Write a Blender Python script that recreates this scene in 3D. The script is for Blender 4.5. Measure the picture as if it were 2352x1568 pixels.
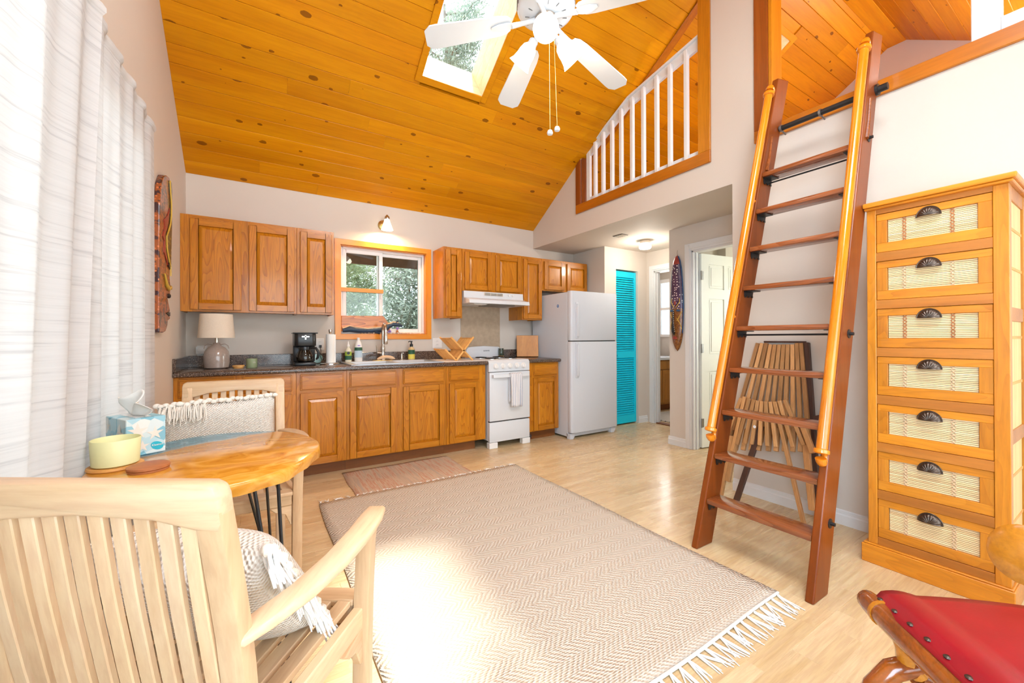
import bpy, bmesh, math, random
from mathutils import Vector, Matrix
R = random.Random(11)
sc = bpy.context.scene
col = sc.collection
PI = math.pi
for o in list(bpy.data.objects): bpy.data.objects.remove(o)

# ------------------------------------------------------------------ camera
cam = bpy.data.cameras.new('camera'); cam_o = bpy.data.objects.new('camera', cam); col.objects.link(cam_o)
YAW, PIT, ROL = -0.5601, 0.0032, -0.0029
fw = Vector((-math.sin(YAW), math.cos(YAW), 0)); rt = Vector((math.cos(YAW), math.sin(YAW), 0)); up = Vector((0, 0, 1))
f2 = fw*math.cos(PIT)+up*math.sin(PIT); u2 = up*math.cos(PIT)-fw*math.sin(PIT)
r3 = rt*math.cos(ROL)+u2*math.sin(ROL); u3 = u2*math.cos(ROL)-rt*math.sin(ROL)
m = Matrix.Identity(4)
for i in range(3): m[i][0] = r3[i]; m[i][1] = u3[i]; m[i][2] = -f2[i]
m.translation = Vector((0.5145, -4.3438, 1.1535))
cam_o.matrix_world = m
cam.sensor_width = 36; cam.sensor_fit = 'HORIZONTAL'; cam.lens = 930.14/2352*36
cam.shift_y = -10.75/2352; cam.clip_start = .02; cam.clip_end = 200
sc.camera = cam_o
# ------------------------------------------------------------------ view, world, lights
vs = sc.view_settings
vs.view_transform = 'Standard'; vs.look = 'None'; vs.gamma = 1; vs.exposure = 0.27
try: vs.use_curve_mapping = False
except Exception: pass
cy_set = sc.cycles
cy_set.max_bounces = 6; cy_set.diffuse_bounces = 4; cy_set.glossy_bounces = 3; cy_set.transmission_bounces = 6; cy_set.transparent_max_bounces = 8
cy_set.use_adaptive_sampling = True; cy_set.adaptive_threshold = .09
w = bpy.data.worlds.new('world'); sc.world = w; w.use_nodes = True
bg = w.node_tree.nodes['Background']; bg.inputs[0].default_value = (.78, .89, 1.0, 1); bg.inputs[1].default_value = 4.2
def light(name, kind, loc, energy, color=(1, 1, 1), rot=(0, 0, 0), size=1, sizey=None, angle=None, radius=.05):
    l = bpy.data.lights.new(name, kind); l.energy = energy; l.color = color
    if kind == 'AREA':
        l.size = size
        if sizey: l.shape = 'RECTANGLE'; l.size_y = sizey
    elif kind == 'SUN': l.angle = angle
    else: l.shadow_soft_size = radius
    o = bpy.data.objects.new(name, l); col.objects.link(o); o.location = loc; o.rotation_euler = rot
    return o
def aim(o, d): o.rotation_euler = Vector(d).to_track_quat('-Z', 'Y').to_euler()
def zc0(y): return 2.552+.643*(5.70+y)
sun = light('sun', 'SUN', (3, 2, 8), 8.5, (1, .94, .84), angle=.11)
aim(sun, (-.83, -1.05, -3.42))
# area lamps added to brighten the rooms; only the bathroom window is seen
light('fill_behind_camera', 'AREA', (1.75, -5.60, 1.35), 27, (.84, .93, 1), (PI/2, 0, 0), 2.9, 2.0)  # added fill lamp behind the camera, no source seen
light('fill_left_rear', 'AREA', (-.02, -4.95, 1.40), 62, (.52, .77, 1), (0, -PI/2, 0), 1.5, .96)  # added fill for the right wall, no such window known
light('daylight_bedroom', 'AREA', (6.49, -3.4, 1.5), 45, (.95, 1, .9), (0, PI/2, 0), 1.15, 1.15)
light('daylight_bath', 'AREA', (6.42, -.12, 1.65), 14, (.97, .98, 1), (0, PI/2, 0), .8, .7)
light('fill_loft_end', 'AREA', (6.39, -4.15, 2.975), 62, (.80, .90, 1), (0, PI/2, 0), .5, .85)  # added fill lamp at the loft's far wall, source unseen
light('fill_loft_point', 'POINT', (4.35, -4.45, 3.0), 62, (.70, .86, 1), radius=.08)  # added fill for the loft end wall, no lamp seen there
l = light('fill_front_slope', 'AREA', (1.75, -4.30+.02, zc0(-4.30)-.03), 54, (.93, .96, 1), size=.9, sizey=.9)  # added fill from above and behind the camera, source unseen
aim(l, (0, .5409, -.8411))
def portal(name, loc, d, sx, sy):
    # sampling portals in the real openings: they give no light of their own, they only guide the sky light
    o = light(name, 'AREA', loc, 1, size=sx, sizey=sy); o.data.cycles.is_portal = True
    z_ = -Vector(d).normalized(); x_ = Vector((0, 0, 1)).cross(z_).normalized(); y_ = z_.cross(x_)
    o.rotation_euler = Matrix((x_, y_, z_)).transposed().to_euler()
for nm, xx in (('portal_skylight_room', 1.925), ('portal_skylight_loft', 4.725)): portal(nm, (xx, -1.788+.22, 3.702+.345), (0, -.5409, -.8411), .58, 1.5)
portal('portal_kitchen_window', (1.66, .13, 1.65), (0, -1, 0), .9, .9)
portal('portal_curtain_window', (-.09, -2.03, 1.38), (1, 0, 0), .82, 1.56); portal('portal_curtain_door', (-.09, -3.275, 1.38), (1, 0, 0), 1.05, 1.56)

# ------------------------------------------------------------------ mesh helpers
class MB:
    def __init__(s): s.v = []; s.f = []; s.m = []; s.cm = 0
    def add(s, vs, fs):
        b = len(s.v); s.v += [tuple(p) for p in vs]
        for f in fs: s.f.append([b+i for i in f]); s.m.append(s.cm)
        return s
    def mat(s, i): s.cm = i; return s
    def box(s, x0, x1, y0, y1, z0, z1):
        v = [(x, y, z) for x in (x0, x1) for y in (y0, y1) for z in (z0, z1)]
        return s.add(v, [(0, 1, 3, 2), (4, 6, 7, 5), (0, 4, 5, 1), (2, 3, 7, 6), (0, 2, 6, 4), (1, 5, 7, 3)])
    def obox(s, c, ax, ay, az, hx, hy, hz):
        c = Vector(c); ax = Vector(ax).normalized(); ay = Vector(ay).normalized(); az = Vector(az).normalized()
        v = [c+ax*(i*hx)+ay*(j*hy)+az*(k*hz) for i in (-1, 1) for j in (-1, 1) for k in (-1, 1)]
        return s.add(v, [(0, 1, 3, 2), (4, 6, 7, 5), (0, 4, 5, 1), (2, 3, 7, 6), (0, 2, 6, 4), (1, 5, 7, 3)])
    def bar(s, a, b, w, t, side=(0, 0, 1)):
        # rectangular bar from a to b, width w along side, thickness t across
        a = Vector(a); b = Vector(b); d = (b-a).normalized(); sd = Vector(side); sd = (sd-d*sd.dot(d)).normalized(); n = d.cross(sd)
        return s.obox((a+b)/2, d, sd, n, (b-a).length/2, w/2, t/2)
    def prism(s, poly, axis, a, b):
        n = len(poly)
        def P(p, t):
            return (t, p[0], p[1]) if axis == 'x' else ((p[0], t, p[1]) if axis == 'y' else (p[0], p[1], t))
        v = [P(p, a) for p in poly]+[P(p, b) for p in poly]
        return s.add(v, [tuple(range(n)), tuple(range(2*n-1, n-1, -1))]+[(i, (i+1) % n, n+(i+1) % n, n+i) for i in range(n)])
    def sweep(s, pts, prof, up=(0, 0, 1), cap=True, scales=None):
        # sweep closed 2D profile (u,v) along pts; u along side, v along up-ish
        pts = [Vector(p) for p in pts]; n = len(prof); rings = []
        for i, p in enumerate(pts):
            d = (pts[min(i+1, len(pts)-1)]-pts[max(i-1, 0)]).normalized()
            u = Vector(up); sd = d.cross(u)
            if sd.length < 1e-5: sd = d.cross(Vector((1, 0, 0)))
            sd.normalize(); vv = sd.cross(d)
            k = scales[i] if scales else 1
            rings.append([p+sd*(a*k)+vv*(b*k) for a, b in prof])
        v = [q for r in rings for q in r]; f = []
        for i in range(len(pts)-1):
            for j in range(n): f.append((i*n+j, i*n+(j+1) % n, (i+1)*n+(j+1) % n, (i+1)*n+j))
        if cap: f.append(tuple(range(n-1, -1, -1))); f.append(tuple((len(pts)-1)*n+j for j in range(n)))
        return s.add(v, f)
    def tube(s, pts, r, n=8, cap=True):
        rs = r if isinstance(r, (list, tuple)) else [r]*len(pts)
        pts = [Vector(p) for p in pts]
        d0 = (pts[1]-pts[0]).normalized(); nrm = d0.orthogonal().normalized(); rings = []; pd = d0
        for i, p in enumerate(pts):
            d = (pts[min(i+1, len(pts)-1)]-pts[max(i-1, 0)]).normalized()
            nrm = (nrm-d*nrm.dot(d)).normalized(); bn = d.cross(nrm)
            rings.append([p+(nrm*math.cos(2*PI*j/n)+bn*math.sin(2*PI*j/n))*rs[i] for j in range(n)])
        v = [q for rg in rings for q in rg]; f = []
        for i in range(len(pts)-1):
            for j in range(n): f.append((i*n+j, i*n+(j+1) % n, (i+1)*n+(j+1) % n, (i+1)*n+j))
        if cap: f.append(tuple(range(n-1, -1, -1))); f.append(tuple((len(pts)-1)*n+j for j in range(n)))
        return s.add(v, f)
    def lathe(s, prof, c=(0, 0, 0), n=24, axis=None, closed=False, sx=1, sy=1):
        # prof: (r,z) list; axis: direction of local z
        c = Vector(c); q = Vector((0, 0, 1)).rotation_difference(Vector(axis)) if axis else None
        v = []
        for r, z in prof:
            for j in range(n):
                p = Vector((r*sx*math.cos(2*PI*j/n), r*sy*math.sin(2*PI*j/n), z))
                if q: p = q @ p
                v.append(c+p)
        f = []; k = len(prof)
        for i in range(k-1 if not closed else k):
            i2 = (i+1) % k
            for j in range(n): f.append((i*n+j, i*n+(j+1) % n, i2*n+(j+1) % n, i2*n+j))
        if not closed:
            if prof[0][0] > 1e-6: f.append(tuple(range(n-1, -1, -1)))
            if prof[-1][0] > 1e-6: f.append(tuple((k-1)*n+j for j in range(n)))
        return s.add(v, f)
    def ball(s, c, r, sx=1, sy=1, sz=1, n=12, axis=None):
        k = 8
        return s.lathe([(max(r*math.sin(PI*i/k), 1e-7), -r*sz*math.cos(PI*i/k)) for i in range(k+1)], c, n, axis, sx=sx, sy=sy)
    def grid(s, fn, nu, nv):
        v = [fn(i/nu, j/nv) for i in range(nu+1) for j in range(nv+1)]
        return s.add(v, [(i*(nv+1)+j, (i+1)*(nv+1)+j, (i+1)*(nv+1)+j+1, i*(nv+1)+j+1) for i in range(nu) for j in range(nv)])
    def mesh(s, name, mats, bevel=0, smooth=False, seg=1, off=None, merge=True, ang=40, normals=True):
        me = bpy.data.meshes.new(name)
        vv = s.v
        if off is not None: vv = [(a-off[0], b-off[1], c-off[2]) for a, b, c in vv]
        me.from_pydata(vv, [], s.f)
        for p, i in zip(me.polygons, s.m): p.material_index = i
        bm = bmesh.new(); bm.from_mesh(me)
        if merge: bmesh.ops.remove_doubles(bm, verts=bm.verts, dist=1e-6)
        if normals: bmesh.ops.recalc_face_normals(bm, faces=bm.faces)
        if bevel:
            es = [e for e in bm.edges if len(e.link_faces) == 2 and e.calc_face_angle(0) > .5]
            bmesh.ops.bevel(bm, geom=es, offset=bevel, segments=seg, profile=.5, affect='EDGES', clamp_overlap=True)
        bm.to_mesh(me); bm.free()
        if not isinstance(mats, (list, tuple)): mats = [mats]
        for q in mats: me.materials.append(q)
        if smooth:
            for p in me.polygons: p.use_smooth = True
            me.set_sharp_from_angle(angle=math.radians(ang))
        return me

def root_off(parent):
    p = parent
    while p is not None and p.parent is not None: p = p.parent
    if p is None or p.get('_local', 0): return None
    return tuple(p.location)
def inst(name, me, parent=None, loc=(0, 0, 0), rot=None, scale=None, world=True):
    o = bpy.data.objects.new(name, me); col.objects.link(o)
    if parent is not None:
        o.parent = parent
        off = root_off(parent) if world else None
        # walk: parents below the root sit at the root's origin unless moved
        if off: loc = (loc[0]-off[0], loc[1]-off[1], loc[2]-off[2])
        if world and parent.parent is not None:
            pl = parent.location; loc = (loc[0]-pl[0], loc[1]-pl[1], loc[2]-pl[2])
    o.location = loc
    if rot is not None: o.rotation_euler = rot
    if scale is not None: o.scale = scale
    return o
def part(name, mb, mats, parent=None, bevel=0, smooth=False, seg=1, label=None, ang=40, merge=True, normals=True):
    off = root_off(parent) if parent is not None else None
    if off is not None and parent.parent is not None:
        pl = parent.location; off = (off[0]+pl[0], off[1]+pl[1], off[2]+pl[2])
    me = mb.mesh(name, mats, bevel, smooth, seg, off, merge, ang, normals)
    o = bpy.data.objects.new(name, me); col.objects.link(o)
    if parent is not None: o.parent = parent
    if label: o['label'] = label
    return o
def tag(o, label, cat, group=None):
    o['label'] = label; o['category'] = cat
    if group: o['group'] = group
    return o
def thing(name, label, cat, loc=(0, 0, 0), rz=0, group=None, local=False):
    o = bpy.data.objects.new(name, None); o.empty_display_size = .05; col.objects.link(o); o.location = loc; o.rotation_euler = (0, 0, rz)
    if local: o['_local'] = 1
    return tag(o, label, cat, group)
def solo(name, mb, mats, label, cat, loc=(0, 0, 0), group=None, **k):
    # a thing that is one mesh, its origin moved to loc
    me = mb.mesh(name, mats, off=loc, **k)
    o = bpy.data.objects.new(name, me); col.objects.link(o); o.location = loc
    return tag(o, label, cat, group)
def struct(name, mb, mats, parent=None, **k):
    o = part(name, mb, mats, parent, **k)
    if parent is None: o['kind'] = 'structure'
    return o
def txt(name, s, size, origin, right, upv, mt, parent, ext=.0005):
    cu = bpy.data.curves.new(name, 'FONT'); cu.body = s; cu.size = size; cu.align_x = 'CENTER'; cu.align_y = 'CENTER'; cu.extrude = ext; cu.resolution_u = 3
    t = bpy.data.objects.new('tmp', cu); col.objects.link(t)
    dg = bpy.context.evaluated_depsgraph_get(); me = bpy.data.meshes.new_from_object(t.evaluated_get(dg))
    bpy.data.objects.remove(t); bpy.data.curves.remove(cu)
    r_ = Vector(right).normalized(); u_ = Vector(upv).normalized(); n_ = r_.cross(u_)
    M = Matrix.Identity(4)
    for i in range(3): M[i][0] = r_[i]; M[i][1] = u_[i]; M[i][2] = n_[i]
    off = root_off(parent) or (0, 0, 0)
    M.translation = Vector(origin)-Vector(off)-(parent.location if parent.parent is not None else Vector())
    me.transform(M); me.materials.clear(); me.materials.append(mt)
    o = bpy.data.objects.new(name, me); col.objects.link(o); o.parent = parent
    return o

# ------------------------------------------------------------------ materials
class NT:
    def __init__(s, name):
        s.m = bpy.data.materials.new(name); s.m.use_nodes = True; s.t = s.m.node_tree; s.t.nodes.clear()
        s.out = s.n('ShaderNodeOutputMaterial')
    def n(s, t, **k):
        q = s.t.nodes.new(t)
        for a, b in k.items(): setattr(q, a, b)
        return q
    def l(s, a, b): s.t.links.new(a, b)
    def set(s, node, **k):
        for a, b in k.items(): node.inputs[a.replace('_', ' ')].default_value = b
        return node
    def math(s, op, a, b=None, c=None):
        q = s.n('ShaderNodeMath', operation=op)
        for i, x in enumerate((a, b, c)):
            if x is None: continue
            if isinstance(x, (int, float)): q.inputs[i].default_value = x
            else: s.l(x, q.inputs[i])
        return q.outputs[0]
    def vmath(s, op, a, b=None):
        q = s.n('ShaderNodeVectorMath', operation=op)
        for i, x in enumerate((a, b)):
            if x is None: continue
            if isinstance(x, tuple): q.inputs[i].default_value = x
            else: s.l(x, q.inputs[i])
        return q.outputs[0]
    def ramp(s, fac, stops, interp='LINEAR'):
        q = s.n('ShaderNodeValToRGB'); e = q.color_ramp.elements; q.color_ramp.interpolation = interp
        while len(e) < len(stops): e.new(.5)
        for i, (p, c) in enumerate(stops): e[i].position = p; e[i].color = (*c, 1) if len(c) == 3 else c
        s.l(fac, q.inputs[0]); return q.outputs[0]
    def mix(s, fac, a, b, blend='MIX'):
        q = s.n('ShaderNodeMix', data_type='RGBA', blend_type=blend)
        for i, x in ((0, fac), (6, a), (7, b)):
            if isinstance(x, (int, float)): q.inputs[i].default_value = x
            elif isinstance(x, tuple): q.inputs[i].default_value = (*x, 1) if len(x) == 3 else x
            else: s.l(x, q.inputs[i])
        return q.outputs[2]
    def noise(s, vec, scale=5, detail=3, rough=.5, dist=0, out=0):
        q = s.n('ShaderNodeTexNoise'); q.inputs['Scale'].default_value = scale; q.inputs['Detail'].default_value = detail
        q.inputs['Roughness'].default_value = rough; q.inputs['Distortion'].default_value = dist
        if vec is not None: s.l(vec, q.inputs['Vector'])
        return q.outputs[out]
    def bump(s, h, strength=.2, dist=.005):
        q = s.n('ShaderNodeBump'); q.inputs['Strength'].default_value = strength; q.inputs['Distance'].default_value = dist
        s.l(h, q.inputs['Height']); return q.outputs[0]
    def coord(s, kind='Object'):
        if kind == 'World': return s.n('ShaderNodeNewGeometry').outputs['Position']
        return s.n('ShaderNodeTexCoord').outputs[kind]
    def bsdf(s, color, rough=.5, metal=0, spec=.5, coat=0, normal=None, emis=None, estr=0, trans=0, alpha=1, sheen=0, link=True, ior=1.45):
        b = s.n('ShaderNodeBsdfPrincipled')
        for nm, x in (('Base Color', color), ('Roughness', rough), ('Metallic', metal), ('Alpha', alpha)):
            if isinstance(x, tuple): b.inputs[nm].default_value = (*x, 1)
            elif isinstance(x, (int, float)): b.inputs[nm].default_value = x
            else: s.l(x, b.inputs[nm])
        b.inputs['Specular IOR Level'].default_value = spec; b.inputs['Coat Weight'].default_value = coat; b.inputs['Coat Roughness'].default_value = .08
        b.inputs['Transmission Weight'].default_value = trans; b.inputs['Sheen Weight'].default_value = sheen; b.inputs['IOR'].default_value = ior
        if normal is not None: s.l(normal, b.inputs['Normal'])
        if emis: b.inputs['Emission Color'].default_value = (*emis, 1); b.inputs['Emission Strength'].default_value = estr
        if link: s.l(b.outputs[0], s.out.inputs[0])
        return b.outputs[0]
M = {}
def plain(name, c, rough=.5, var=.04, nscale=30, bump=0, bscale=200, **k):
    t = NT(name); co = t.coord()
    cc = t.mix(t.noise(co, nscale, 3), tuple(max(x*(1-var), 0) for x in c), tuple(min(x*(1+var), 1) for x in c))
    nm = t.bump(t.noise(co, bscale, 2), bump, .002) if bump else None
    t.bsdf(cc, rough, normal=nm, **k); M[name] = t.m; return t.m
def wood(name, dark, mid, lite, axis='X', rough=.4, coat=0, scale=1.0, stretch=14, coord='Object', knots=0, cath=0, var=.16, bump=.06, spec=.5):
    t = NT(name); co = t.coord(coord); rnd = t.n('ShaderNodeObjectInfo').outputs['Random']
    off = t.n('ShaderNodeCombineXYZ'); t.l(t.math('MULTIPLY', rnd, 37.), off.inputs[0]); t.l(t.math('MULTIPLY', rnd, 71.), off.inputs[1]); t.l(t.math('MULTIPLY', rnd, 13.), off.inputs[2])
    v = t.vmath('ADD', co, off.outputs[0])
    sv = {'X': (1/stretch, 1, 1), 'Y': (1, 1/stretch, 1), 'Z': (1, 1, 1/stretch)}[axis]
    vs_ = t.vmath('MULTIPLY', v, sv)
    n1 = t.noise(vs_, 9*scale, 4, .55, .6)
    n2 = t.noise(vs_, 90*scale, 3, .6)
    if cath:
        wv = t.n('ShaderNodeTexNoise'); t.l(t.vmath('MULTIPLY', v, {'X': (.12, 1, 1), 'Y': (1, .12, 1), 'Z': (1, 1, .12)}[axis]), wv.inputs['Vector']); wv.inputs['Scale'].default_value = 9; wv.inputs['Detail'].default_value = 1
        rings = t.math('FRACT', t.math('MULTIPLY', wv.outputs[0], 16))
        n1 = t.math('ADD', t.math('MULTIPLY', n1, 1-cath), t.math('MULTIPLY', t.math('POWER', rings, 2.0), cath))
    c = t.ramp(n1, [(.25, lite), (.5, mid), (.78, dark)])
    c = t.mix(.35, c, t.ramp(n2, [(.35, dark), (.6, lite)]), 'OVERLAY')
    hsv = t.n('ShaderNodeHueSaturation'); t.l(c, hsv.inputs['Color']); t.l(t.math('MULTIPLY_ADD', rnd, var, 1-var/2), hsv.inputs['Value']); c = hsv.outputs[0]
    if knots:
        kv = t.n('ShaderNodeTexVoronoi', feature='F1'); t.l(t.vmath('MULTIPLY', v, {'X': (7, 13, 13), 'Y': (13, 7, 13), 'Z': (13, 13, 7)}[axis]), kv.inputs['Vector']); kv.inputs['Scale'].default_value = 1.0
        sepn = t.n('ShaderNodeSeparateColor'); t.l(kv.outputs['Color'], sepn.inputs[0])
        rad = t.math('MULTIPLY', t.math('POWER', sepn.outputs[0], 4.0), knots)
        wob = t.math('MULTIPLY', t.math('SUBTRACT', t.noise(v, 60, 2), .5), .1)
        k = t.math('LESS_THAN', t.math('ADD', kv.outputs['Distance'], wob), rad)
        c = t.mix(t.math('MULTIPLY', k, .8), c, (dark[0]*.34, dark[1]*.22, dark[2]*.2))
    t.bsdf(c, rough, spec=spec, coat=coat, normal=t.bump(n2, bump, .002)); M[name] = t.m; return t.m
# ------------------------------------------------------------------ material library
plain('wall_paint', (.63, .562, .49), .75, .015, 4, .12, 170)
plain('wall_green', (.74, .72, .56), .75, .015, 4)
plain('white_trim', (.73, .73, .725), .45, .02)
plain('white_gloss', (.63, .655, .70), .22, .01, coat=.3)
plain('white_enamel', (.67, .68, .70), .3, .01)
plain('door_white', (.80, .80, .74), .45, .015)
plain('teal', (.0, .60, .80), .42, .05, 60)
plain('black_iron', (.015, .014, .014), .42, .1)
plain('black_plastic', (.012, .011, .011), .28, .1)
plain('grey_metal', (.25, .24, .23), .4, .1, metal=.8)
plain('dark_bronze', (.10, .075, .06), .35, .25, 60, metal=.85)
plain('nickel', (.55, .50, .44), .26, .05, metal=1.0)
plain('chrome', (.75, .74, .73), .15, .02, metal=1.0)
plain('brass', (.55, .38, .14), .3, .05, metal=1.0)
plain('plastic_white', (.80, .78, .76), .4, .02)
plain('linen', (.72, .62, .50), .9, .08, 120, .25, 500)
plain('ceramic', (.36, .29, .25), .14, .18, 90, coat=.4)
plain('candle_green', (.30, .36, .20), .3, .06)
plain('dark_void', (.02, .018, .016), .9)
plain('paper', (.86, .84, .80), .9, .02, 40, .1, 90)
plain('yarn', (.80, .74, .66), .95, .08, 80, .4, 260)
plain('yarn_white', (.86, .83, .79), .95, .06, 80, .3, 260)
plain('bowl_yellow', (.76, .75, .40), .4, .03)
plain('red_leather', (.29, .003, .011), .36, .30, 7, .12, 120)
plain('red_welt', (.50, .05, .05), .45, .1)
plain('sponge', (.70, .48, .30), .8, .1)
plain('bark', (.22, .18, .15), .9, .3, 12, .6, 30)
plain('soil', (.30, .26, .18), .95, .3, 3)
plain('blue_stone', (.02, .045, .085), .35, .6, 30, .3, 60)
plain('shell', (.80, .62, .46), .5, .25, 30)
plain('mat_white', (.80, .77, .74), .5, .02)
plain('leaf_purple', (.35, .20, .62), .4, .3, 40)
plain('label_green', (.02, .10, .05), .5); plain('label_yellow', (.72, .62, .10), .5); plain('label_lime', (.35, .45, .05), .5)
plain('label_blue', (.50, .62, .72), .5); plain('soap_amber', (.55, .42, .22), .1, coat=.5); plain('plastic_clear', (.68, .66, .52), .15, coat=.5)
plain('print_dark', (.03, .03, .04), .5); plain('sticker_blue', (.02, .16, .42), .4); plain('logo_teal', (.02, .42, .55), .5)
plain('jar_dark', (.04, .055, .04), .15, coat=.5); plain('sea_glass', (.18, .35, .36), .2)
plain('shadow_gap', (.05, .04, .035), .9)
plain('towel_base', (.80, .77, .75), .95, .03, 50, .3, 400)
plain('rubber_brown', (.08, .05, .045), .5)
plain('slab_tile', (.45, .34, .235), .5, .22, 22, .1, 90)
wood('pine_ceiling', (.50, .205, .001), (.615, .285, .002), (.70, .35, .004), 'X', .36, .04, .8, 16, 'World', knots=.28, var=.2, spec=.3)
wood('pine_well', (.70, .50, .28), (.80, .63, .42), (.86, .72, .54), 'X', .5, 0, .8, 14, 'World')
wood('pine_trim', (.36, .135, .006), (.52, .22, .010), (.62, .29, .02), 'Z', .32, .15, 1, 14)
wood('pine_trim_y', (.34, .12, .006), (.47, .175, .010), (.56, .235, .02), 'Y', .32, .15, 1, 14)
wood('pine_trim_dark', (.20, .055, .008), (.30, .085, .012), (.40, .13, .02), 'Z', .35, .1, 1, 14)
wood('win_trim', (.52, .20, .012), (.68, .29, .016), (.76, .36, .03), 'X', .32, .15, 1, 14)
wood('win_trim_z', (.52, .20, .012), (.68, .29, .016), (.76, .36, .03), 'Z', .32, .15, 1, 14)
OD, OM, OL = (.31, .105, .004), (.48, .195, .007), (.57, .26, .014)
wood('oak_v', OD, OM, OL, 'Z', .30, .25, 1.2, 12, cath=.30, var=.10)
wood('oak_h', OD, OM, OL, 'X', .30, .25, 1.2, 12, cath=.2, var=.10)
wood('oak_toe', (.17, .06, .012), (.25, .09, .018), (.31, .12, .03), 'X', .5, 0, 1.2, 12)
wood('teak_x', (.49, .335, .20), (.61, .445, .29), (.69, .535, .385), 'X', .42, .08, 1, 10, var=.2)
wood('teak_y', (.49, .335, .20), (.61, .445, .29), (.69, .535, .385), 'Y', .42, .08, 1, 10, var=.2)
wood('teak_z', (.49, .335, .20), (.61, .445, .29), (.69, .535, .385), 'Z', .42, .08, 1, 10, var=.2)
wood('ladder_red', (.17, .040, .005), (.245, .062, .008), (.30, .082, .012), 'Z', .34, .06, 1, 16, spec=.3)
wood('ladder_honey', (.50, .17, .008), (.66, .25, .012), (.74, .32, .03), 'Z', .2, .5, 1, 16)
wood('ladder_tread', (.16, .045, .014), (.29, .09, .026), (.36, .13, .045), 'Y', .2, .4, 1, 14, cath=.3)
wood('chest_z', (.38, .145, .012), (.53, .225, .018), (.62, .295, .03), 'Z', .32, .2, 1, 10, cath=.15)
wood('chest_y', (.38, .145, .012), (.56, .24, .018), (.67, .31, .028), 'Y', .32, .2, 1, 10, cath=.15)
wood('chest_rail', (.33, .125, .018), (.45, .185, .028), (.52, .235, .045), 'Y', .38, .1, 1, 10)
wood('bamboo', (.62, .43, .24), (.78, .58, .36), (.84, .66, .45), 'Y', .5, 0, 1, 18, var=.22)
wood('bamboo_v', (.62, .40, .18), (.75, .53, .27), (.80, .60, .35), 'Z', .5, 0, 1, 18, var=.2)
wood('stick', (.32, .165, .06), (.48, .27, .11), (.58, .36, .17), 'Z', .5, 0, 1.5, 12, var=.5)
wood('stick_dark', (.06, .028, .018), (.10, .045, .03), (.13, .06, .04), 'Z', .45, .05, 1.5, 12)
wood('rack_wood', (.52, .27, .07), (.68, .39, .13), (.76, .48, .2), 'X', .5, 0, 1, 8, var=.12)
wood('board_wood', (.42, .19, .05), (.57, .29, .085), (.65, .36, .12), 'Z', .45, .05, 1, 10)
wood('coaster', (.33, .13, .05), (.46, .20, .08), (.52, .25, .11), 'X', .5, 0, 1, 8)
wood('driftwood', (.26, .085, .016), (.44, .17, .03), (.58, .26, .06), 'X', .3, .25, 1.3, 8, cath=.5)
wood('lounge_wood', (.14, .035, .010), (.30, .085, .014), (.44, .15, .025), 'X', .18, .4, 1.3, 9, cath=.06)
wood('lounge_gold', (.34, .13, .012), (.50, .22, .02), (.60, .29, .04), 'X', .2, .45, 1.3, 6)
wood('vanity_wood', (.28, .12, .02), (.42, .19, .03), (.5, .25, .05), 'Z', .35, .15, 1, 10)
def laminate():
    t = NT('laminate'); p = t.coord('World'); sp = t.n('ShaderNodeSeparateXYZ'); t.l(p, sp.inputs[0])
    sid = t.math('FLOOR', t.math('DIVIDE', sp.outputs[1], .0635))
    wn = t.n('ShaderNodeTexWhiteNoise', noise_dimensions='1D'); t.l(sid, wn.inputs['W'])
    bid = t.math('FLOOR', t.math('DIVIDE', t.math('ADD', sp.outputs[0], t.math('MULTIPLY', wn.outputs[0], 3.)), .40))
    cv = t.n('ShaderNodeCombineXYZ'); t.l(sid, cv.inputs[0]); t.l(bid, cv.inputs[1])
    w2 = t.n('ShaderNodeTexWhiteNoise', noise_dimensions='3D'); t.l(cv.outputs[0], w2.inputs['Vector'])
    off = t.vmath('ADD', p, t.vmath('MULTIPLY', w2.outputs['Color'], (9, 9, 9)))
    g = t.noise(t.vmath('MULTIPLY', off, (1/12, 1, 1)), 26, 4, .55, .8)
    f = t.noise(t.vmath('MULTIPLY', off, (1/16, 1, 1)), 130, 2)
    base = t.ramp(w2.outputs[0], [(0, (.58, .41, .215)), (.5, (.66, .49, .28)), (1, (.72, .56, .345))])
    c = t.mix(.45, base, t.ramp(g, [(.3, (.76, .61, .40)), (.7, (.50, .33, .16))]))
    c = t.mix(.12, c, t.ramp(f, [(.4, (.3, .16, .06)), (.6, (.9, .75, .5))]), 'OVERLAY')
    t.bsdf(c, t.math('MULTIPLY_ADD', g, .12, .22), spec=.45, coat=.1); M['laminate'] = t.m
laminate()
def granite():
    t = NT('granite'); co = t.coord('World')
    v = t.n('ShaderNodeTexVoronoi'); t.l(co, v.inputs['Vector']); v.inputs['Scale'].default_value = 330
    sp = t.n('ShaderNodeSeparateColor'); t.l(v.outputs['Color'], sp.inputs[0])
    c = t.ramp(sp.outputs[0], [(0, (.018, .013, .012)), (.45, (.055, .036, .028)), (.7, (.12, .075, .055)), (.93, (.26, .19, .15)), (1, (.4, .33, .27))])
    t.bsdf(c, .16, spec=.5, coat=.25); M['granite'] = t.m
granite()
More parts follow.
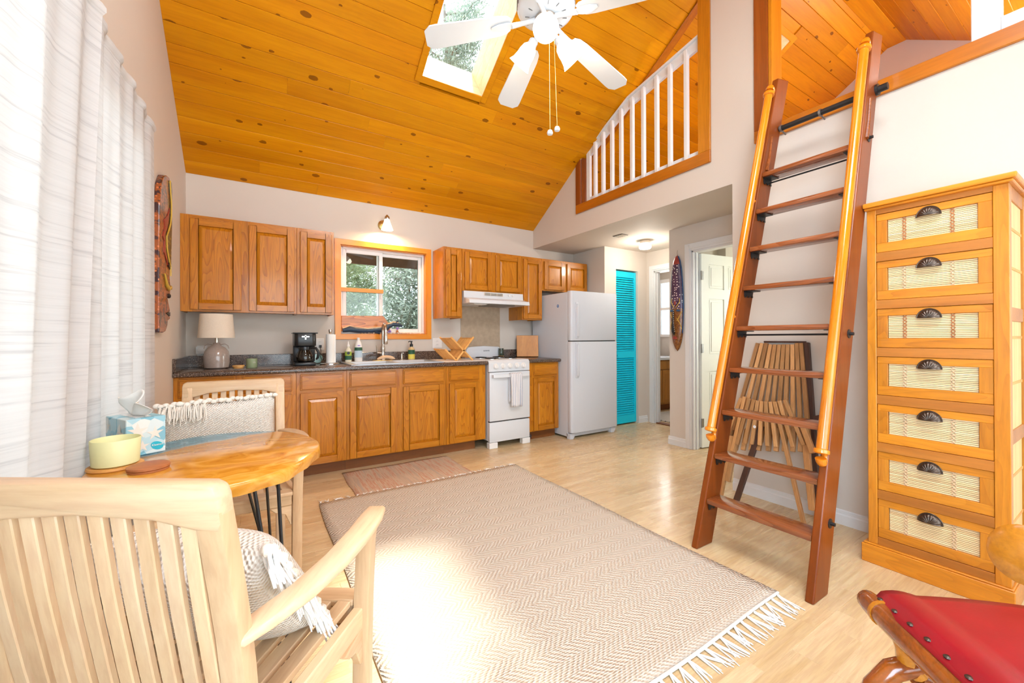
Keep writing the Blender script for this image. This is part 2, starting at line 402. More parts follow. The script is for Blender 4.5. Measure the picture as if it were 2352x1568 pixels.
def curtain_mat():
    t = NT('curtain'); co = t.coord('World')
    n = t.noise(t.vmath('MULTIPLY', co, (2, 2.2, 95)), 1, 4, .65)
    n2 = t.noise(t.vmath('MULTIPLY', co, (60, 60, 300)), 1, 2)
    c = t.ramp(n, [(.33, (.54, .54, .55)), (.45, (.66, .66, .66)), (.7, (.71, .71, .71))])
    d = t.n('ShaderNodeBsdfDiffuse'); t.l(c, d.inputs[0]); tr = t.n('ShaderNodeBsdfTranslucent'); t.l(c, tr.inputs[0])
    bp = t.bump(t.math('ADD', n, t.math('MULTIPLY', n2, .3)), .3, .002); t.l(bp, d.inputs['Normal'])
    m1 = t.n('ShaderNodeMixShader'); m1.inputs[0].default_value = .25; t.l(d.outputs[0], m1.inputs[1]); t.l(tr.outputs[0], m1.inputs[2])
    tp = t.n('ShaderNodeBsdfTransparent'); m2 = t.n('ShaderNodeMixShader'); m2.inputs[0].default_value = .06
    t.l(m1.outputs[0], m2.inputs[1]); t.l(tp.outputs[0], m2.inputs[2]); t.l(m2.outputs[0], t.out.inputs[0]); M['curtain'] = t.m
curtain_mat()
def pane_mat(name, tint=(.97, .99, .98), k=.08):
    t = NT(name); tp = t.n('ShaderNodeBsdfTransparent'); tp.inputs[0].default_value = (*tint, 1); g = t.n('ShaderNodeBsdfGlossy'); g.inputs['Roughness'].default_value = .02
    m_ = t.n('ShaderNodeMixShader'); fr = t.n('ShaderNodeFresnel'); fr.inputs[0].default_value = 1.45
    n = t.noise(t.coord('World'), 2, 1)
    t.l(t.math('MULTIPLY', fr.outputs[0], t.math('MULTIPLY_ADD', n, .02, .9)), m_.inputs[0]); t.l(tp.outputs[0], m_.inputs[1]); t.l(g.outputs[0], m_.inputs[2]); t.l(m_.outputs[0], t.out.inputs[0]); M[name] = t.m
pane_mat('pane'); pane_mat('carafe_glass', (.75, .72, .68))
def glow(name, c, s):
    t = NT(name); n = t.noise(t.coord(), 3, 1); e = t.n('ShaderNodeEmission'); t.l(t.mix(n, tuple(x*.97 for x in c), c), e.inputs[0]); e.inputs[1].default_value = s
    d = t.n('ShaderNodeBsdfDiffuse'); d.inputs[0].default_value = (.9, .88, .84, 1); ad = t.n('ShaderNodeAddShader'); t.l(e.outputs[0], ad.inputs[0]); t.l(d.outputs[0], ad.inputs[1]); t.l(ad.outputs[0], t.out.inputs[0]); M[name] = t.m
glow('lamp_glass', (1, .93, .80), 1.3); glow('lamp_glass_warm', (1, .80, .52), 2.4)
def leafmat(name, a, b):
    t = NT(name); n = t.noise(t.coord('World'), 3, 3); c = t.ramp(n, [(.3, a), (.7, b)])
    d = t.n('ShaderNodeBsdfDiffuse'); t.l(c, d.inputs[0]); tr = t.n('ShaderNodeBsdfTranslucent'); t.l(c, tr.inputs[0]); m_ = t.n('ShaderNodeMixShader'); m_.inputs[0].default_value = .4
    t.l(d.outputs[0], m_.inputs[1]); t.l(tr.outputs[0], m_.inputs[2]); t.l(m_.outputs[0], t.out.inputs[0]); M[name] = t.m
leafmat('leaf_a', (.18, .24, .14), (.40, .48, .30)); leafmat('leaf_b', (.20, .25, .20), (.43, .49, .41))
def rugmat():
    t = NT('herringbone'); co = t.coord('World'); sp = t.n('ShaderNodeSeparateXYZ'); t.l(co, sp.inputs[0])
    tri = t.math('PINGPONG', sp.outputs[1], .062)
    w = t.math('MULTIPLY', t.math('SUBTRACT', t.noise(co, 28, 3), .5), .024)
    ph = t.math('ADD', t.math('ADD', sp.outputs[0], t.math('MULTIPLY', tri, 1.0)), w)
    s1 = t.math('SINE', t.math('MULTIPLY', ph, 2*PI/.025))
    br = t.math('SINE', t.math('MULTIPLY', sp.outputs[1], 2*PI/.0085))
    fine = t.noise(co, 240, 3)
    h = t.math('ADD', t.math('MULTIPLY', s1, .55), t.math('ADD', t.math('MULTIPLY', br, .25), t.math('MULTIPLY', fine, .9)))
    c = t.ramp(t.math('MULTIPLY_ADD', h, .36, .40), [(.15, (.55, .415, .29)), (.5, (.635, .53, .42)), (.85, (.70, .635, .56))])
    c = t.mix(t.math('MULTIPLY', t.noise(co, 7, 2), .25), c, (.63, .53, .42))
    t.bsdf(c, .95, spec=.1, normal=t.bump(h, .7, .006)); M['herringbone'] = t.m
rugmat()
def stripemat():
    t = NT('rag_rug'); co = t.coord('World'); sp = t.n('ShaderNodeSeparateXYZ'); t.l(co, sp.inputs[0])
    n = t.noise(t.vmath('MULTIPLY', co, (26, 1.3, 1)), 1, 4, .7)
    c = t.ramp(n, [(.30, (.46, .43, .41)), (.42, (.58, .42, .30)), (.50, (.66, .50, .36)), (.56, (.60, .30, .20)), (.60, (.63, .44, .30)), (.72, (.72, .60, .47))])
    yv = t.math('SINE', t.math('MULTIPLY', sp.outputs[1], 2*PI/.008))
    t.bsdf(c, .95, spec=.1, normal=t.bump(t.math('ADD', yv, t.noise(co, 200, 2)), .6, .004)); M['rag_rug'] = t.m
stripemat()
def towelmat():
    t = NT('towel'); sp = t.n('ShaderNodeSeparateXYZ'); t.l(t.coord('UV'), sp.inputs[0])
    f = t.math('FRACT', t.math('MULTIPLY', sp.outputs[0], 7.0))
    c = t.ramp(f, [(0, (.78, .74, .73)), (.42, (.78, .74, .73)), (.44, (.15, .20, .34)), (.56, (.15, .20, .34)), (.58, (.78, .74, .73)), (.66, (.26, .31, .42)), (.70, (.26, .31, .42)), (.72, (.78, .74, .73))], 'CONSTANT')
    t.bsdf(c, .95, spec=.1, normal=t.bump(t.noise(t.coord(), 300, 2), .4, .003)); M['towel'] = t.m
towelmat()
def tabletop():
    # honey burl with a sea-blue resin pour toward the far left edge
    t = NT('table_resin'); co = t.coord('World'); sp = t.n('ShaderNodeSeparateXYZ'); t.l(co, sp.inputs[0])
    v = t.vmath('MULTIPLY', co, (1/3.2, 1, 1)); v2 = t.vmath('ADD', v, t.vmath('MULTIPLY', t.noise(co, 4, 2, out=1), (.25, .25, .25)))
    n = t.noise(v2, 13, 5, .6, 1.2)
    wd = t.ramp(n, [(.28, (.80, .42, .10)), (.5, (.66, .29, .035)), (.68, (.50, .18, .015)), (.8, (.24, .075, .01))])
    n3 = t.noise(co, 9, 5, .65)
    line = t.math('SUBTRACT', t.math('SUBTRACT', sp.outputs[1], t.math('ADD', t.math('MULTIPLY_ADD', sp.outputs[0], .95, -2.65), t.math('MULTIPLY', t.math('POWER', sp.outputs[0], 2.), -.6))), t.math('MULTIPLY', t.math('SUBTRACT', n3, .5), .10))
    foam = t.noise(co, 34, 5, .7)
    blue = t.ramp(foam, [(.35, (.015, .21, .36)), (.52, (.06, .34, .50)), (.70, (.46, .68, .76))])
    c = t.mix(t.ramp(line, [(.0, (0, 0, 0)), (.012, (1, 1, 1))]), wd, t.mix(t.ramp(line, [(.0, (.8, .8, .8)), (.05, (0, 0, 0))]), blue, (.58, .58, .50)))
    t.bsdf(c, .13, spec=.35, coat=.12); M['table_resin'] = t.m
tabletop()
def maskmat(name, ground, alt, dots, scale, dot_sc, band=None):
    t = NT(name); co = t.coord('Object'); n = t.noise(co, scale, 3, .6)
    c = t.ramp(n, [(.47, ground), (.52, alt)], 'LINEAR')
    v = t.n('ShaderNodeTexVoronoi'); t.l(co, v.inputs['Vector']); v.inputs['Scale'].default_value = dot_sc; v.inputs['Randomness'].default_value = .55
    c = t.mix(t.math('LESS_THAN', v.outputs['Distance'], .24), c, dots)
    t.bsdf(c, .3, coat=.3); M[name] = t.m
maskmat('mask_wine', (.05, .018, .02), (.33, .085, .02), (.60, .17, .05), 22, 40)
maskmat('mask_olive', (.025, .04, .022), (.045, .06, .02), (.42, .30, .03), 26, 30)
maskmat('mask_purple', (.05, .022, .06), (.075, .03, .075), (.75, .66, .62), 14, 36)
maskmat('mask_gold', (.16, .05, .014), (.27, .10, .02), (.42, .22, .05), 60, 90)
plain('black_rubber', (.02, .02, .02), .6); plain('mask_line', (.62, .40, .06), .4); plain('mask_blue', (.03, .09, .20), .35); plain('mask_red', (.30, .04, .03), .35); plain('mask_black', (.015, .012, .012), .4); plain('mask_cream', (.75, .68, .6), .5)
def tissuemat():
    t = NT('tissue_print'); co = t.coord('Object'); v = t.n('ShaderNodeTexVoronoi'); t.l(co, v.inputs['Vector']); v.inputs['Scale'].default_value = 26
    sp = t.n('ShaderNodeSeparateColor'); t.l(v.outputs['Color'], sp.inputs[0])
    c = t.ramp(sp.outputs[0], [(0, (.18, .42, .52)), (.4, (.30, .55, .64)), (.7, (.50, .66, .70)), (1, (.74, .74, .70))], 'LINEAR')
    t.bsdf(c, .5); M['tissue_print'] = t.m
tissuemat()
def bathrug():
    t = NT('bath_rug'); sp = t.n('ShaderNodeSeparateXYZ'); t.l(t.coord('World'), sp.inputs[0])
    s1 = t.math('SINE', t.math('MULTIPLY', t.math('ADD', sp.outputs[0], sp.outputs[1]), 90.))
    t.bsdf(t.mix(t.math('GREATER_THAN', s1, .5), (.62, .56, .48), (.22, .21, .22)), .95, spec=.1); M['bath_rug'] = t.m
bathrug()
def windowbright():
    t = NT('cushion_weave'); co = t.coord('Object'); sp = t.n('ShaderNodeSeparateXYZ'); t.l(co, sp.inputs[0])
    a = t.math('SINE', t.math('MULTIPLY', sp.outputs[0], 2*PI/.011)); b = t.math('SINE', t.math('MULTIPLY', sp.outputs[2], 2*PI/.009))
    h = t.math('ADD', t.math('MULTIPLY', a, b), t.noise(co, 160, 2))
    c = t.ramp(t.math('MULTIPLY_ADD', h, .25, .45), [(.2, (.66, .57, .48)), (.7, (.84, .78, .71))])
    t.bsdf(c, .95, spec=.1, normal=t.bump(h, .7, .004)); M['cushion_weave'] = t.m
windowbright()

# ------------------------------------------------------------------ the setting
WX = 3.57; WT = 3.68; SL = .643; ZE = 2.552; RY = -2.85; FY = -5.70; XL = 6.5; CA = 1/math.sqrt(1+SL*SL); SA = SL*CA
def zc(y): return ZE+SL*(-y) if y > RY else ZE+SL*(5.70+y)
def zcut(a, b): # top outline of a gable wall between y=a and y=b (a>b)
    p = [(a, zc(a))]
    if a > RY > b: p.append((RY, zc(RY)))
    return p+[(b, zc(b))]
def gable(mb, a, b, z0, x0, x1): mb.prism([(b, z0), (a, z0)]+zcut(a, b), 'x', x0, x1)
# floor: laminate boards, each laid as a piece
fl = struct('floor', MB().box(-.12, 6.9, -5.82, .62, -.06, -.012), M['dark_void'])
fme = MB().box(0, 1, 0, .1905, -.011, 0).mesh('plank', M['laminate'], bevel=.0006)
y = -.001; i = 0
while y > -5.7:
    x = -(.36*i % 1.29); n = 0
    while x < 6.5:
        a = max(x, 0); b = min(x+1.29, 6.5)
        if b-a > .02: inst('plank', fme, fl, (a+.0003, y-.1905, 0), scale=(b-a-.0006, 1, 1))
        x += 1.29
    y -= .1905; i += 1
struct('floor_bath', MB().box(5.15, 6.9, 0, .5, -.011, 0), M['laminate'])
# ceiling: tongue and groove boards on a closed deck with two skylight wells
SK = [(1.65, 2.20), (4.45, 5.00)]; SYS = [(-1.166, -2.41), (-1.85, -2.41)]
deck = MB()
def deckpiece(x0, x1, ya, yb):
    deck.prism([(ya, zc(ya)+.016), (yb, zc(yb)+.016), (yb, zc(yb)+.10), (ya, zc(ya)+.10)], 'x', x0, x1)
xs = [-.12, 1.63, 2.22, 4.43, 5.02, 6.5]
for k in range(5):
    if k in (1, 3): SY0, SY1 = SYS[k//2]; deckpiece(xs[k], xs[k+1], .14, SY0+.075); deckpiece(xs[k], xs[k+1], SY1-.02, RY)
    else: deckpiece(xs[k], xs[k+1], .14, RY)
FK = (1.25, 2.65, -3.86, -4.72)  # unseen front roof opening, added for the fill lamp there
deckpiece(-.12, FK[0], RY, FY-.14); deckpiece(FK[1], 6.5, RY, FY-.14); deckpiece(FK[0], FK[1], RY, FK[2]); deckpiece(FK[0], FK[1], FK[3], FY-.14)
cl = struct('ceiling', deck, M['pine_ceiling'])
NR = 26; PY = -RY/NR; BW = PY/CA
# board profile, visible face at local z=0 with chamfered long edges; local x runs along the board
def boardmesh(nm, sgn):
    c = .0035; pr = [(.0006, sgn*.016), (.0006, sgn*c), (c, 0), (BW-c, 0), (BW-.0006, sgn*c), (BW-.0006, sgn*.016)]
    return MB().prism(pr, 'x', 0, 1).mesh(nm, M['pine_ceiling'])
bk = boardmesh('ceiling_board', -1); bf = boardmesh('ceiling_board', 1)
ang_k = math.atan2(SA, -CA); ang_f = math.atan2(SA, CA)
rb = random.Random(3)
for i in range(NR):
    y0 = -PY*i; cuts = [0, 6.5]
    holes = []
    holes = [h_ for h_, (a_, b_) in zip(SK, SYS) if y0-PY < a_+.05 and y0 > b_-.05]
    segs = []; x = 0
    for a, b in holes: segs.append((x, a)); x = b
    segs.append((x, 6.5))
    for a, b in segs:
        js = [a]; x = a+rb.uniform(.5, 2.6)
        while x < b-.4: js.append(x); x += rb.uniform(1.3, 3.4)
        js.append(b)
        for p, q in zip(js, js[1:]): inst('ceiling_board', bk, cl, (p+.0004, y0, zc(y0)+1e-4), (ang_k, 0, 0), (q-p-.0008, 1, 1))
    yf = FY+PY*i; js = [0, rb.uniform(.8, 2.5), rb.uniform(3.2, 4.6), 6.5]
    if yf < FK[2]+.02 and yf+PY > FK[3]-.02: js = [0, FK[0]], [FK[1], 4.4], [4.4, 6.5]
    else: js = list(zip(js, js[1:]))
    for p, q in js: inst('ceiling_board', bf, cl, (p+.0004, yf, zc(yf)+1e-4), (ang_f, 0, 0), (q-p-.0008, 1, 1))
# ridge trim
zr = zc(RY)
struct('trim_ridge', MB().prism([(RY-.075, zr-.052), (RY+.075, zr-.052), (RY+.075, zr-.035), (RY, zr-.002), (RY-.075, zr-.035)], 'x', 0, 6.4), M['pine_ceiling'], bevel=.003)
# skylights
UPS = Vector((0, -CA, SA)); NRM = Vector((0, SA, CA))
for k, (xa, xb) in enumerate(SK):
    SY0, SY1 = SYS[k]; P0 = Vector((0, SY0, zc(SY0))); L = (SY0-SY1)/CA; H = .38
    fr = MB()
    cw = .052; th = .014
    for (u0, u1, s0, s1) in ((xa-cw, xa, -cw, L+cw), (xb, xb+cw, -cw, L+cw), (xa, xb, -cw, 0), (xa, xb, L, L+cw)):
        c = P0+UPS*((s0+s1)/2)+Vector(((u0+u1)/2, 0, 0))-NRM*(th/2)
        fr.obox(c, (1, 0, 0), UPS, NRM, (u1-u0)/2, (s1-s0)/2, th/2)
    sk = struct('window_%d' % (4+k), fr, M['pine_ceiling'], bevel=.003)
    bh = H/3
    for j in range(3):
        h0 = j*bh+.0006; h1 = (j+1)*bh-.0006; hc = (h0+h1)/2
        for nm, c, ax, ay, hx, hy in (('well_board', Vector((xa-.006, 0, 0))+UPS*(L/2), (1, 0, 0), UPS, .006, L/2), ('well_board', Vector((xb+.006, 0, 0))+UPS*(L/2), (1, 0, 0), UPS, .006, L/2),
                                      ('well_board', Vector(((xa+xb)/2, 0, 0))-UPS*.006, (1, 0, 0), UPS, (xb-xa)/2+.012, .006), ('well_board', Vector(((xa+xb)/2, 0, 0))+UPS*(L+.006), (1, 0, 0), UPS, (xb-xa)/2+.012, .006)):
            part(nm, MB().obox(P0+c+NRM*hc, ax, ay, NRM, hx, hy, (h1-h0)/2), M['pine_well'], sk, bevel=.0015)
    part('pane', MB().obox(P0+Vector(((xa+xb)/2, 0, 0))+UPS*(L/2)+NRM*(H+.006), (1, 0, 0), UPS, NRM, (xb-xa)/2+.012, L/2+.012, .003), M['pane'], sk)
    ob = MB()
    for (u0, u1, s0, s1) in ((xa-.08, xa-.012, -.08, L+.08), (xb+.012, xb+.08, -.08, L+.08), (xa-.012, xb+.012, -.08, -.012), (xa-.012, xb+.012, L+.012, L+.08)):
        ob.obox(P0+UPS*((s0+s1)/2)+Vector(((u0+u1)/2, 0, 0))+NRM*.24, (1, 0, 0), UPS, NRM, (u1-u0)/2, (s1-s0)/2, .145)
    part('curb', ob, M['grey_metal'], sk)
UF = Vector((0, CA, SA)); NF = Vector((0, -SA, CA)); P0 = Vector((0, FK[3], zc(FK[3]))); L = (FK[2]-FK[3])/CA; xa, xb = FK[:2]; fr = MB(); cw = .06  # unseen skylight frame, added around the front slope fill lamp
for (u0, u1, s0, s1) in ((xa-cw, xa, -cw, L+cw), (xb, xb+cw, -cw, L+cw), (xa, xb, -cw, 0), (xa, xb, L, L+cw), ((xa+xb)/2-.03, (xa+xb)/2+.03, 0, L)):
    fr.obox(P0+UF*((s0+s1)/2)+Vector(((u0+u1)/2, 0, 0))+NF*.02, (1, 0, 0), UF, NF, (u1-u0)/2, (s1-s0)/2, .03)
w9 = struct('window_9', fr, M['pine_ceiling']); part('pane', MB().obox(P0+Vector(((xa+xb)/2, 0, 0))+UF*(L/2)+NF*.06, (1, 0, 0), UF, NF, (xb-xa)/2, L/2, .003), M['pane'], w9)
# walls
wp = M['wall_paint']
WH = (1.212, 2.108, 1.198, 2.096)
wb = MB().box(-.12, WH[0], 0, .14, 0, 2.60).box(WH[1], 5.15, 0, .14, 0, 2.60).box(WH[0], WH[1], 0, .14, 0, WH[2]).box(WH[0], WH[1], 0, .14, WH[3], 2.60).box(5.15, 6.62, 0, .14, 2.33, 2.60)
struct('wall_back', wb, wp)
LW = [(-1.62, -2.44), (-2.75, -3.80), (-4.45, -5.45)]; LZ = (.6, 2.16)  # last pair is an unseen opening, added to bring in light
wl = MB()
gable(wl, .0, LW[0][0], 0, -.12, 0); gable(wl, LW[0][1], LW[1][0], 0, -.12, 0); gable(wl, LW[1][1], LW[2][0], 0, -.12, 0); gable(wl, LW[2][1], FY, 0, -.12, 0)
for a, b in LW: wl.box(-.12, 0, b, a, 0, LZ[0]); gable(wl, a, b, LZ[1], -.12, 0)
struct('wall_left', wl, wp)
wr = MB().box(WX, WT, FY, -2.63, 0, 2.321).box(WX, WT, FY, 0, 2.321, 2.55)
gable(wr, 0, -.935, 2.55, WX, WT); gable(wr, -2.41, -2.895, 2.55, WX, WT); gable(wr, -4.7, FY, 2.55, WX, WT)
struct('wall_right', wr, wp)
PW = (.25, 3.25, .3, 2.4)  # unseen glazing behind the camera, put in for light
wf = MB().box(-.12, PW[0], FY-.12, FY, 0, 2.6).box(PW[1], 6.62, FY-.12, FY, 0, 2.6).box(PW[0], PW[1], FY-.12, FY, 0, PW[2]).box(PW[0], PW[1], FY-.12, FY, PW[3], 2.6)
struct('wall_front', wf, wp)
wfar = MB(); gable(wfar, 0, -3.7, 2.55, 6.4, 6.5); gable(wfar, -4.6, FY, 2.55, 6.4, 6.5); wfar.box(6.4, 6.5, -4.6, -3.7, 2.55, 2.70); gable(wfar, -3.7, -4.6, 3.25, 6.4, 6.5); struct('wall_loft_end', wfar, wp)
struct('wall_house_end', MB().box(6.5, 6.62, FY, -4.0, 0, 2.55).box(6.5, 6.62, -2.8, -.5, 0, 2.55).box(6.5, 6.62, -4.0, -2.8, 0, .9).box(6.5, 6.62, -4.0, -2.8, 2.1, 2.55).box(6.5, 6.62, -.5, 0, 0, 1.17).box(6.5, 6.62, -.5, 0, 2.16, 2.55), M['wall_green'])
struct('floor_loft', MB().box(WT, 6.5, FY, 0, 2.335, 2.54), M['pine_trim_y'])
struct('ceiling_hall', MB().box(WT, 6.5, FY, .0, 2.321, 2.334), wp)
struct('wall_alcove', MB().box(4.255, 4.355, -.603, 0, 0, 2.321), wp)
struct('wall_closet', MB().box(4.355, 4.46, -.603, -.503, 0, 2.321).box(4.875, 5.05, -.603, -.503, 0, 2.321).box(4.46, 4.875, -.603, -.503, 2.05, 2.321), wp)
struct('wall_bath', MB().box(5.05, 5.15, -.73, 0, 0, 2.321).box(5.05, 5.15, -1.62, -1.45, 0, 2.321).box(5.05, 5.15, -1.45, -.73, 2.05, 2.321), wp)
struct('wall_mask', MB().box(4.31, 4.41, -1.79, -1.52, 0, 2.321).box(4.31, 4.41, -2.63, -2.55, 0, 2.321).box(4.31, 4.41, -2.55, -1.79, 2.05, 2.321).box(4.41, 5.05, -1.62, -1.52, 0, 2.321).box(5.05, 6.5, -1.72, -1.62, 0, 2.321), wp)
struct('wall_passage', MB().box(WT, 4.31, -2.73, -2.63, 0, 2.321), wp)
struct('wall_bedroom', MB().box(4.41, 4.415, -2.63, -2.55, 0, 2.3).box(4.30, 4.31, FY, -2.73, 0, 2.3), M['wall_green'])
struct('wall_bathroom', MB().box(5.15, 6.9, .33, .43, 0, 2.33).box(6.5, 6.6, .0, .33, 0, 1.17).box(6.5, 6.6, .0, .33, 2.16, 2.33).box(6.5, 6.6, .30, .33, 1.17, 2.16).box(5.15, 5.2, 0, .33, 0, 2.33).box(5.15, 6.6, .0, .33, 2.32, 2.36), M['wall_paint'])
# skirting
bb = M['white_trim']
def skirt(name, a, b, face):
    # a,b along the run; profile stepped
    mb = MB()
    if face[0] == 'x': x, s = face[1], face[2]; pr = [(x, 0), (x+s*.014, 0), (x+s*.014, .058), (x+s*.009, .066), (x+s*.009, .084), (x, .09)]; mb.prism(pr, 'y', a, b)
    else: y_, s = face[1], face[2]; pr = [(y_, 0), (y_+s*.014, 0), (y_+s*.014, .058), (y_+s*.009, .066), (y_+s*.009, .084), (y_, .09)]; mb.prism(pr, 'x', a, b)
    return struct(name, mb, bb)
skirt('baseboard_right', FY, -2.63, ('x', WX, -1)); skirt('baseboard_mask_wall', -1.72, -1.506, ('x', 4.31, -1)); skirt('baseboard_closet', 4.885, 5.05, ('y', -.603, -1))
# door casings
def casing(name, xf, ya, yb, zt, wd=.075, right=True):
    # around an opening in an x-facing wall (face at x=xf toward -x); ya>yb
    mb = MB()
    steps = ((0, .012), (.018, .017), (.05, .013))
    def vert(y0, y1):
        w_ = (y1-y0); s = 1 if w_ > 0 else -1
        mb.box(xf-.012, xf, min(y0, y1), max(y0, y1), 0, zt+wd)
        mb.box(xf-.018, xf, min(y0+s*.02, y0+s*.055), max(y0+s*.02, y0+s*.055), 0, zt+.055)
    vert(ya, ya+wd); vert(yb, yb-wd)
    mb.box(xf-.012, xf, yb, ya, zt, zt+wd); mb.box(xf-.018, xf, yb-.02, ya+.02, zt+.02, zt+.055)
    mb.box(xf, xf+.1, ya-.018, ya, 0, zt); mb.box(xf, xf+.1, yb, yb+.018, 0, zt); mb.box(xf, xf+.1, yb, ya, zt-.018, zt)
    mb.box(xf+.035, xf+.06, ya-.03, ya-.018, 0, zt)
    return struct(name, mb, M['white_trim'], bevel=.002)
casing('trim_bath_door', 5.05, -.73, -1.45, 2.05); casing('trim_bedroom_door', 4.31, -1.79, -2.55, 2.05)
# loft openings: casings, sills, jambs
tz, ty, td = M['pine_trim'], M['pine_trim_y'], M['pine_trim_dark']
o1 = struct('trim_loft_opening', MB().box(WX-.02, WX, -2.464, -.86, 2.548, 2.645), ty, bevel=.003)
part('side_casing', MB().prism([(-2.464, 2.645), (-2.36, 2.645), (-2.36, zc(-2.36)-.01), (-2.464, zc(-2.464)-.01)], 'x', WX-.02, WX), tz, o1, bevel=.003)
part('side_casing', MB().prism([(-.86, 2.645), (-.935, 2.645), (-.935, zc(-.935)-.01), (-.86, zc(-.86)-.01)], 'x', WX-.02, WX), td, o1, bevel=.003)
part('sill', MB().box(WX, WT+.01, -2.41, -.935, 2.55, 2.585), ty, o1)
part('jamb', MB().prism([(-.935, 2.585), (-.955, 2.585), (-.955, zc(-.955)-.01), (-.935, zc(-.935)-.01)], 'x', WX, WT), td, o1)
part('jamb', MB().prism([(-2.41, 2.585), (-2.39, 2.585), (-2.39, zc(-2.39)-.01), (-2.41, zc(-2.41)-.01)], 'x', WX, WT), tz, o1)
part('ceiling_casing', MB().prism([(-.3, zc(-.3)-.001), (-2.80, zc(-2.80)-.001), (-2.80, zc(-2.80)-.02), (-.3, zc(-.3)-.02)], 'x', WT+.0, WT+.075), ty, o1, bevel=.003)
o2 = struct('trim_loft_entry', MB().box(WX-.02, WX, -4.8, -2.80, 2.55, 2.635), ty, bevel=.003)
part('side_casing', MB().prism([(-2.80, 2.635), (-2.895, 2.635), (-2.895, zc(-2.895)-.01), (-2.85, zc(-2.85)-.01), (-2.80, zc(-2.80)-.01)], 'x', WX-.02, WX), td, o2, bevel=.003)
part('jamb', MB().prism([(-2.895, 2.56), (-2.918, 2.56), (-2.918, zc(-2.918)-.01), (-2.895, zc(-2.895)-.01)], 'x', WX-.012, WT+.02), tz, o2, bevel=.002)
part('sill', MB().box(WX, WT+.01, -4.7, -2.918, 2.55, 2.575), ty, o2)
wpo = struct('trim_loft_post', MB().prism([(-3.845, 2.58), (-3.942, 2.58), (-3.942, zc(-3.942)-.01), (-3.845, zc(-3.845)-.01)], 'x', WX+.02, WX+.10), M['white_trim'], bevel=.003)
part('rail', MB().box(WX+.03, WX+.07, -4.7, -3.942, 2.58, 2.722), M['white_trim'], wpo, bevel=.003)
# kitchen window
k1 = MB()
cw = .053
k1.mat(1).prism([(WH[0]-cw, WH[2]-cw), (WH[0], WH[2]), (WH[0], WH[3]), (WH[0]-cw, WH[3]+cw)], 'y', -.018, 0)
k1.prism([(WH[1]+cw, WH[2]-cw), (WH[1], WH[2]), (WH[1], WH[3]), (WH[1]+cw, WH[3]+cw)], 'y', -.018, 0)
k1.mat(0).prism([(WH[0]-cw, WH[2]-cw), (WH[1]+cw, WH[2]-cw), (WH[1], WH[2]), (WH[0], WH[2])], 'y', -.018, 0)
k1.prism([(WH[0]-cw, WH[3]+cw), (WH[1]+cw, WH[3]+cw), (WH[1], WH[3]), (WH[0], WH[3])], 'y', -.018, 0)
k1.box(WH[0], WH[1], 0, .10, WH[2]-.01, WH[2]+.004); k1.mat(1).box(WH[0]-.004, WH[0]+.008, 0, .10, WH[2], WH[3]).box(WH[1]-.008, WH[1]+.004, 0, .10, WH[2], WH[3]); k1.mat(0).box(WH[0], WH[1], 0, .10, WH[3]-.008, WH[3]+.004)
w1 = struct('window_1', k1, [M['win_trim'], M['win_trim_z']], bevel=.0015)
xa, xb, za, zb = WH[0]+.008, WH[1]-.008, WH[2]+.004, WH[3]-.008; xm = 1.61
def sash(x0, x1, z0, z1, y0, y1, fw_):
    return MB().box(x0, x0+fw_, y0, y1, z0, z1).box(x1-fw_, x1, y0, y1, z0, z1).box(x0+fw_, x1-fw_, y0, y1, z0, z0+fw_).box(x0+fw_, x1-fw_, y0, y1, z1-fw_, z1)
part('outer_frame', sash(xa, xb, za, zb, .055, .11, .022), M['plastic_white'], w1, bevel=.002)
s1 = part('sliding_sash', sash(xa+.02, xm+.035, za+.02, zb-.02, .06, .08, .036), M['plastic_white'], w1, bevel=.003)
part('pane', MB().box(xa+.05, xm+.005, .069, .071, za+.05, zb-.05), M['pane'], s1)
part('latch', MB().box(xm+.008, xm+.022, .048, .06, 1.57, 1.64), M['plastic_white'], s1, bevel=.003)
s2 = part('fixed_sash', sash(xm-.02, xb-.02, za+.02, zb-.02, .085, .105, .036), M['plastic_white'], w1, bevel=.003)
part('pane', MB().box(xm+.01, xb-.05, .094, .096, za+.05, zb-.05), M['pane'], s2)
solo('security_bar', MB().box(xa+.001, xm+.035, .03, .057, 1.632, 1.672), M['win_trim'], 'flat wooden bar wedged across the left sash of the kitchen window', 'bar', (1.4, .043, 1.632), bevel=.002)
# windows behind the curtains, in bath and bedroom; other glazing unseen, added for light
for k, (a, b) in enumerate(LW):
    mb = MB()
    for (y0, y1, z0, z1) in ((b, b+.05, *LZ), (a-.05, a, *LZ), (b, a, LZ[0], LZ[0]+.05), (b, a, LZ[1]-.05, LZ[1]), ((a+b)/2-.02, (a+b)/2+.02, *LZ)): mb.box(-.10, -.05, y0, y1, z0, z1)
    wk = struct('window_%d' % (2, 3, 8)[k], mb, M['plastic_white'])
    part('pane', MB().box(-.078, -.074, b+.04, a-.04, LZ[0]+.04, LZ[1]-.04), M['pane'], wk)
mb = MB()
for x in (PW[0], 1.22, 2.22, PW[1]-.06): mb.box(x, x+.06, FY-.09, FY-.03, PW[2], PW[3])
mb.box(PW[0], PW[1], FY-.09, FY-.03, PW[2], PW[2]+.06).box(PW[0], PW[1], FY-.09, FY-.03, PW[3]-.06, PW[3])
w6 = struct('window_6', mb, M['plastic_white']); part('pane', MB().box(PW[0], PW[1], FY-.062, FY-.058, PW[2], PW[3]), M['pane'], w6)
w7 = struct('window_7', MB().box(6.46, 6.5, -.5, .30, 1.17, 1.21).box(6.46, 6.5, -.5, .30, 2.10, 2.16).box(6.46, 6.5, .26, .30, 1.21, 2.10).box(6.46, 6.5, -.5, -.46, 1.21, 2.10).box(6.46, 6.5, -.46, .26, 1.63, 1.67), M['plastic_white'])
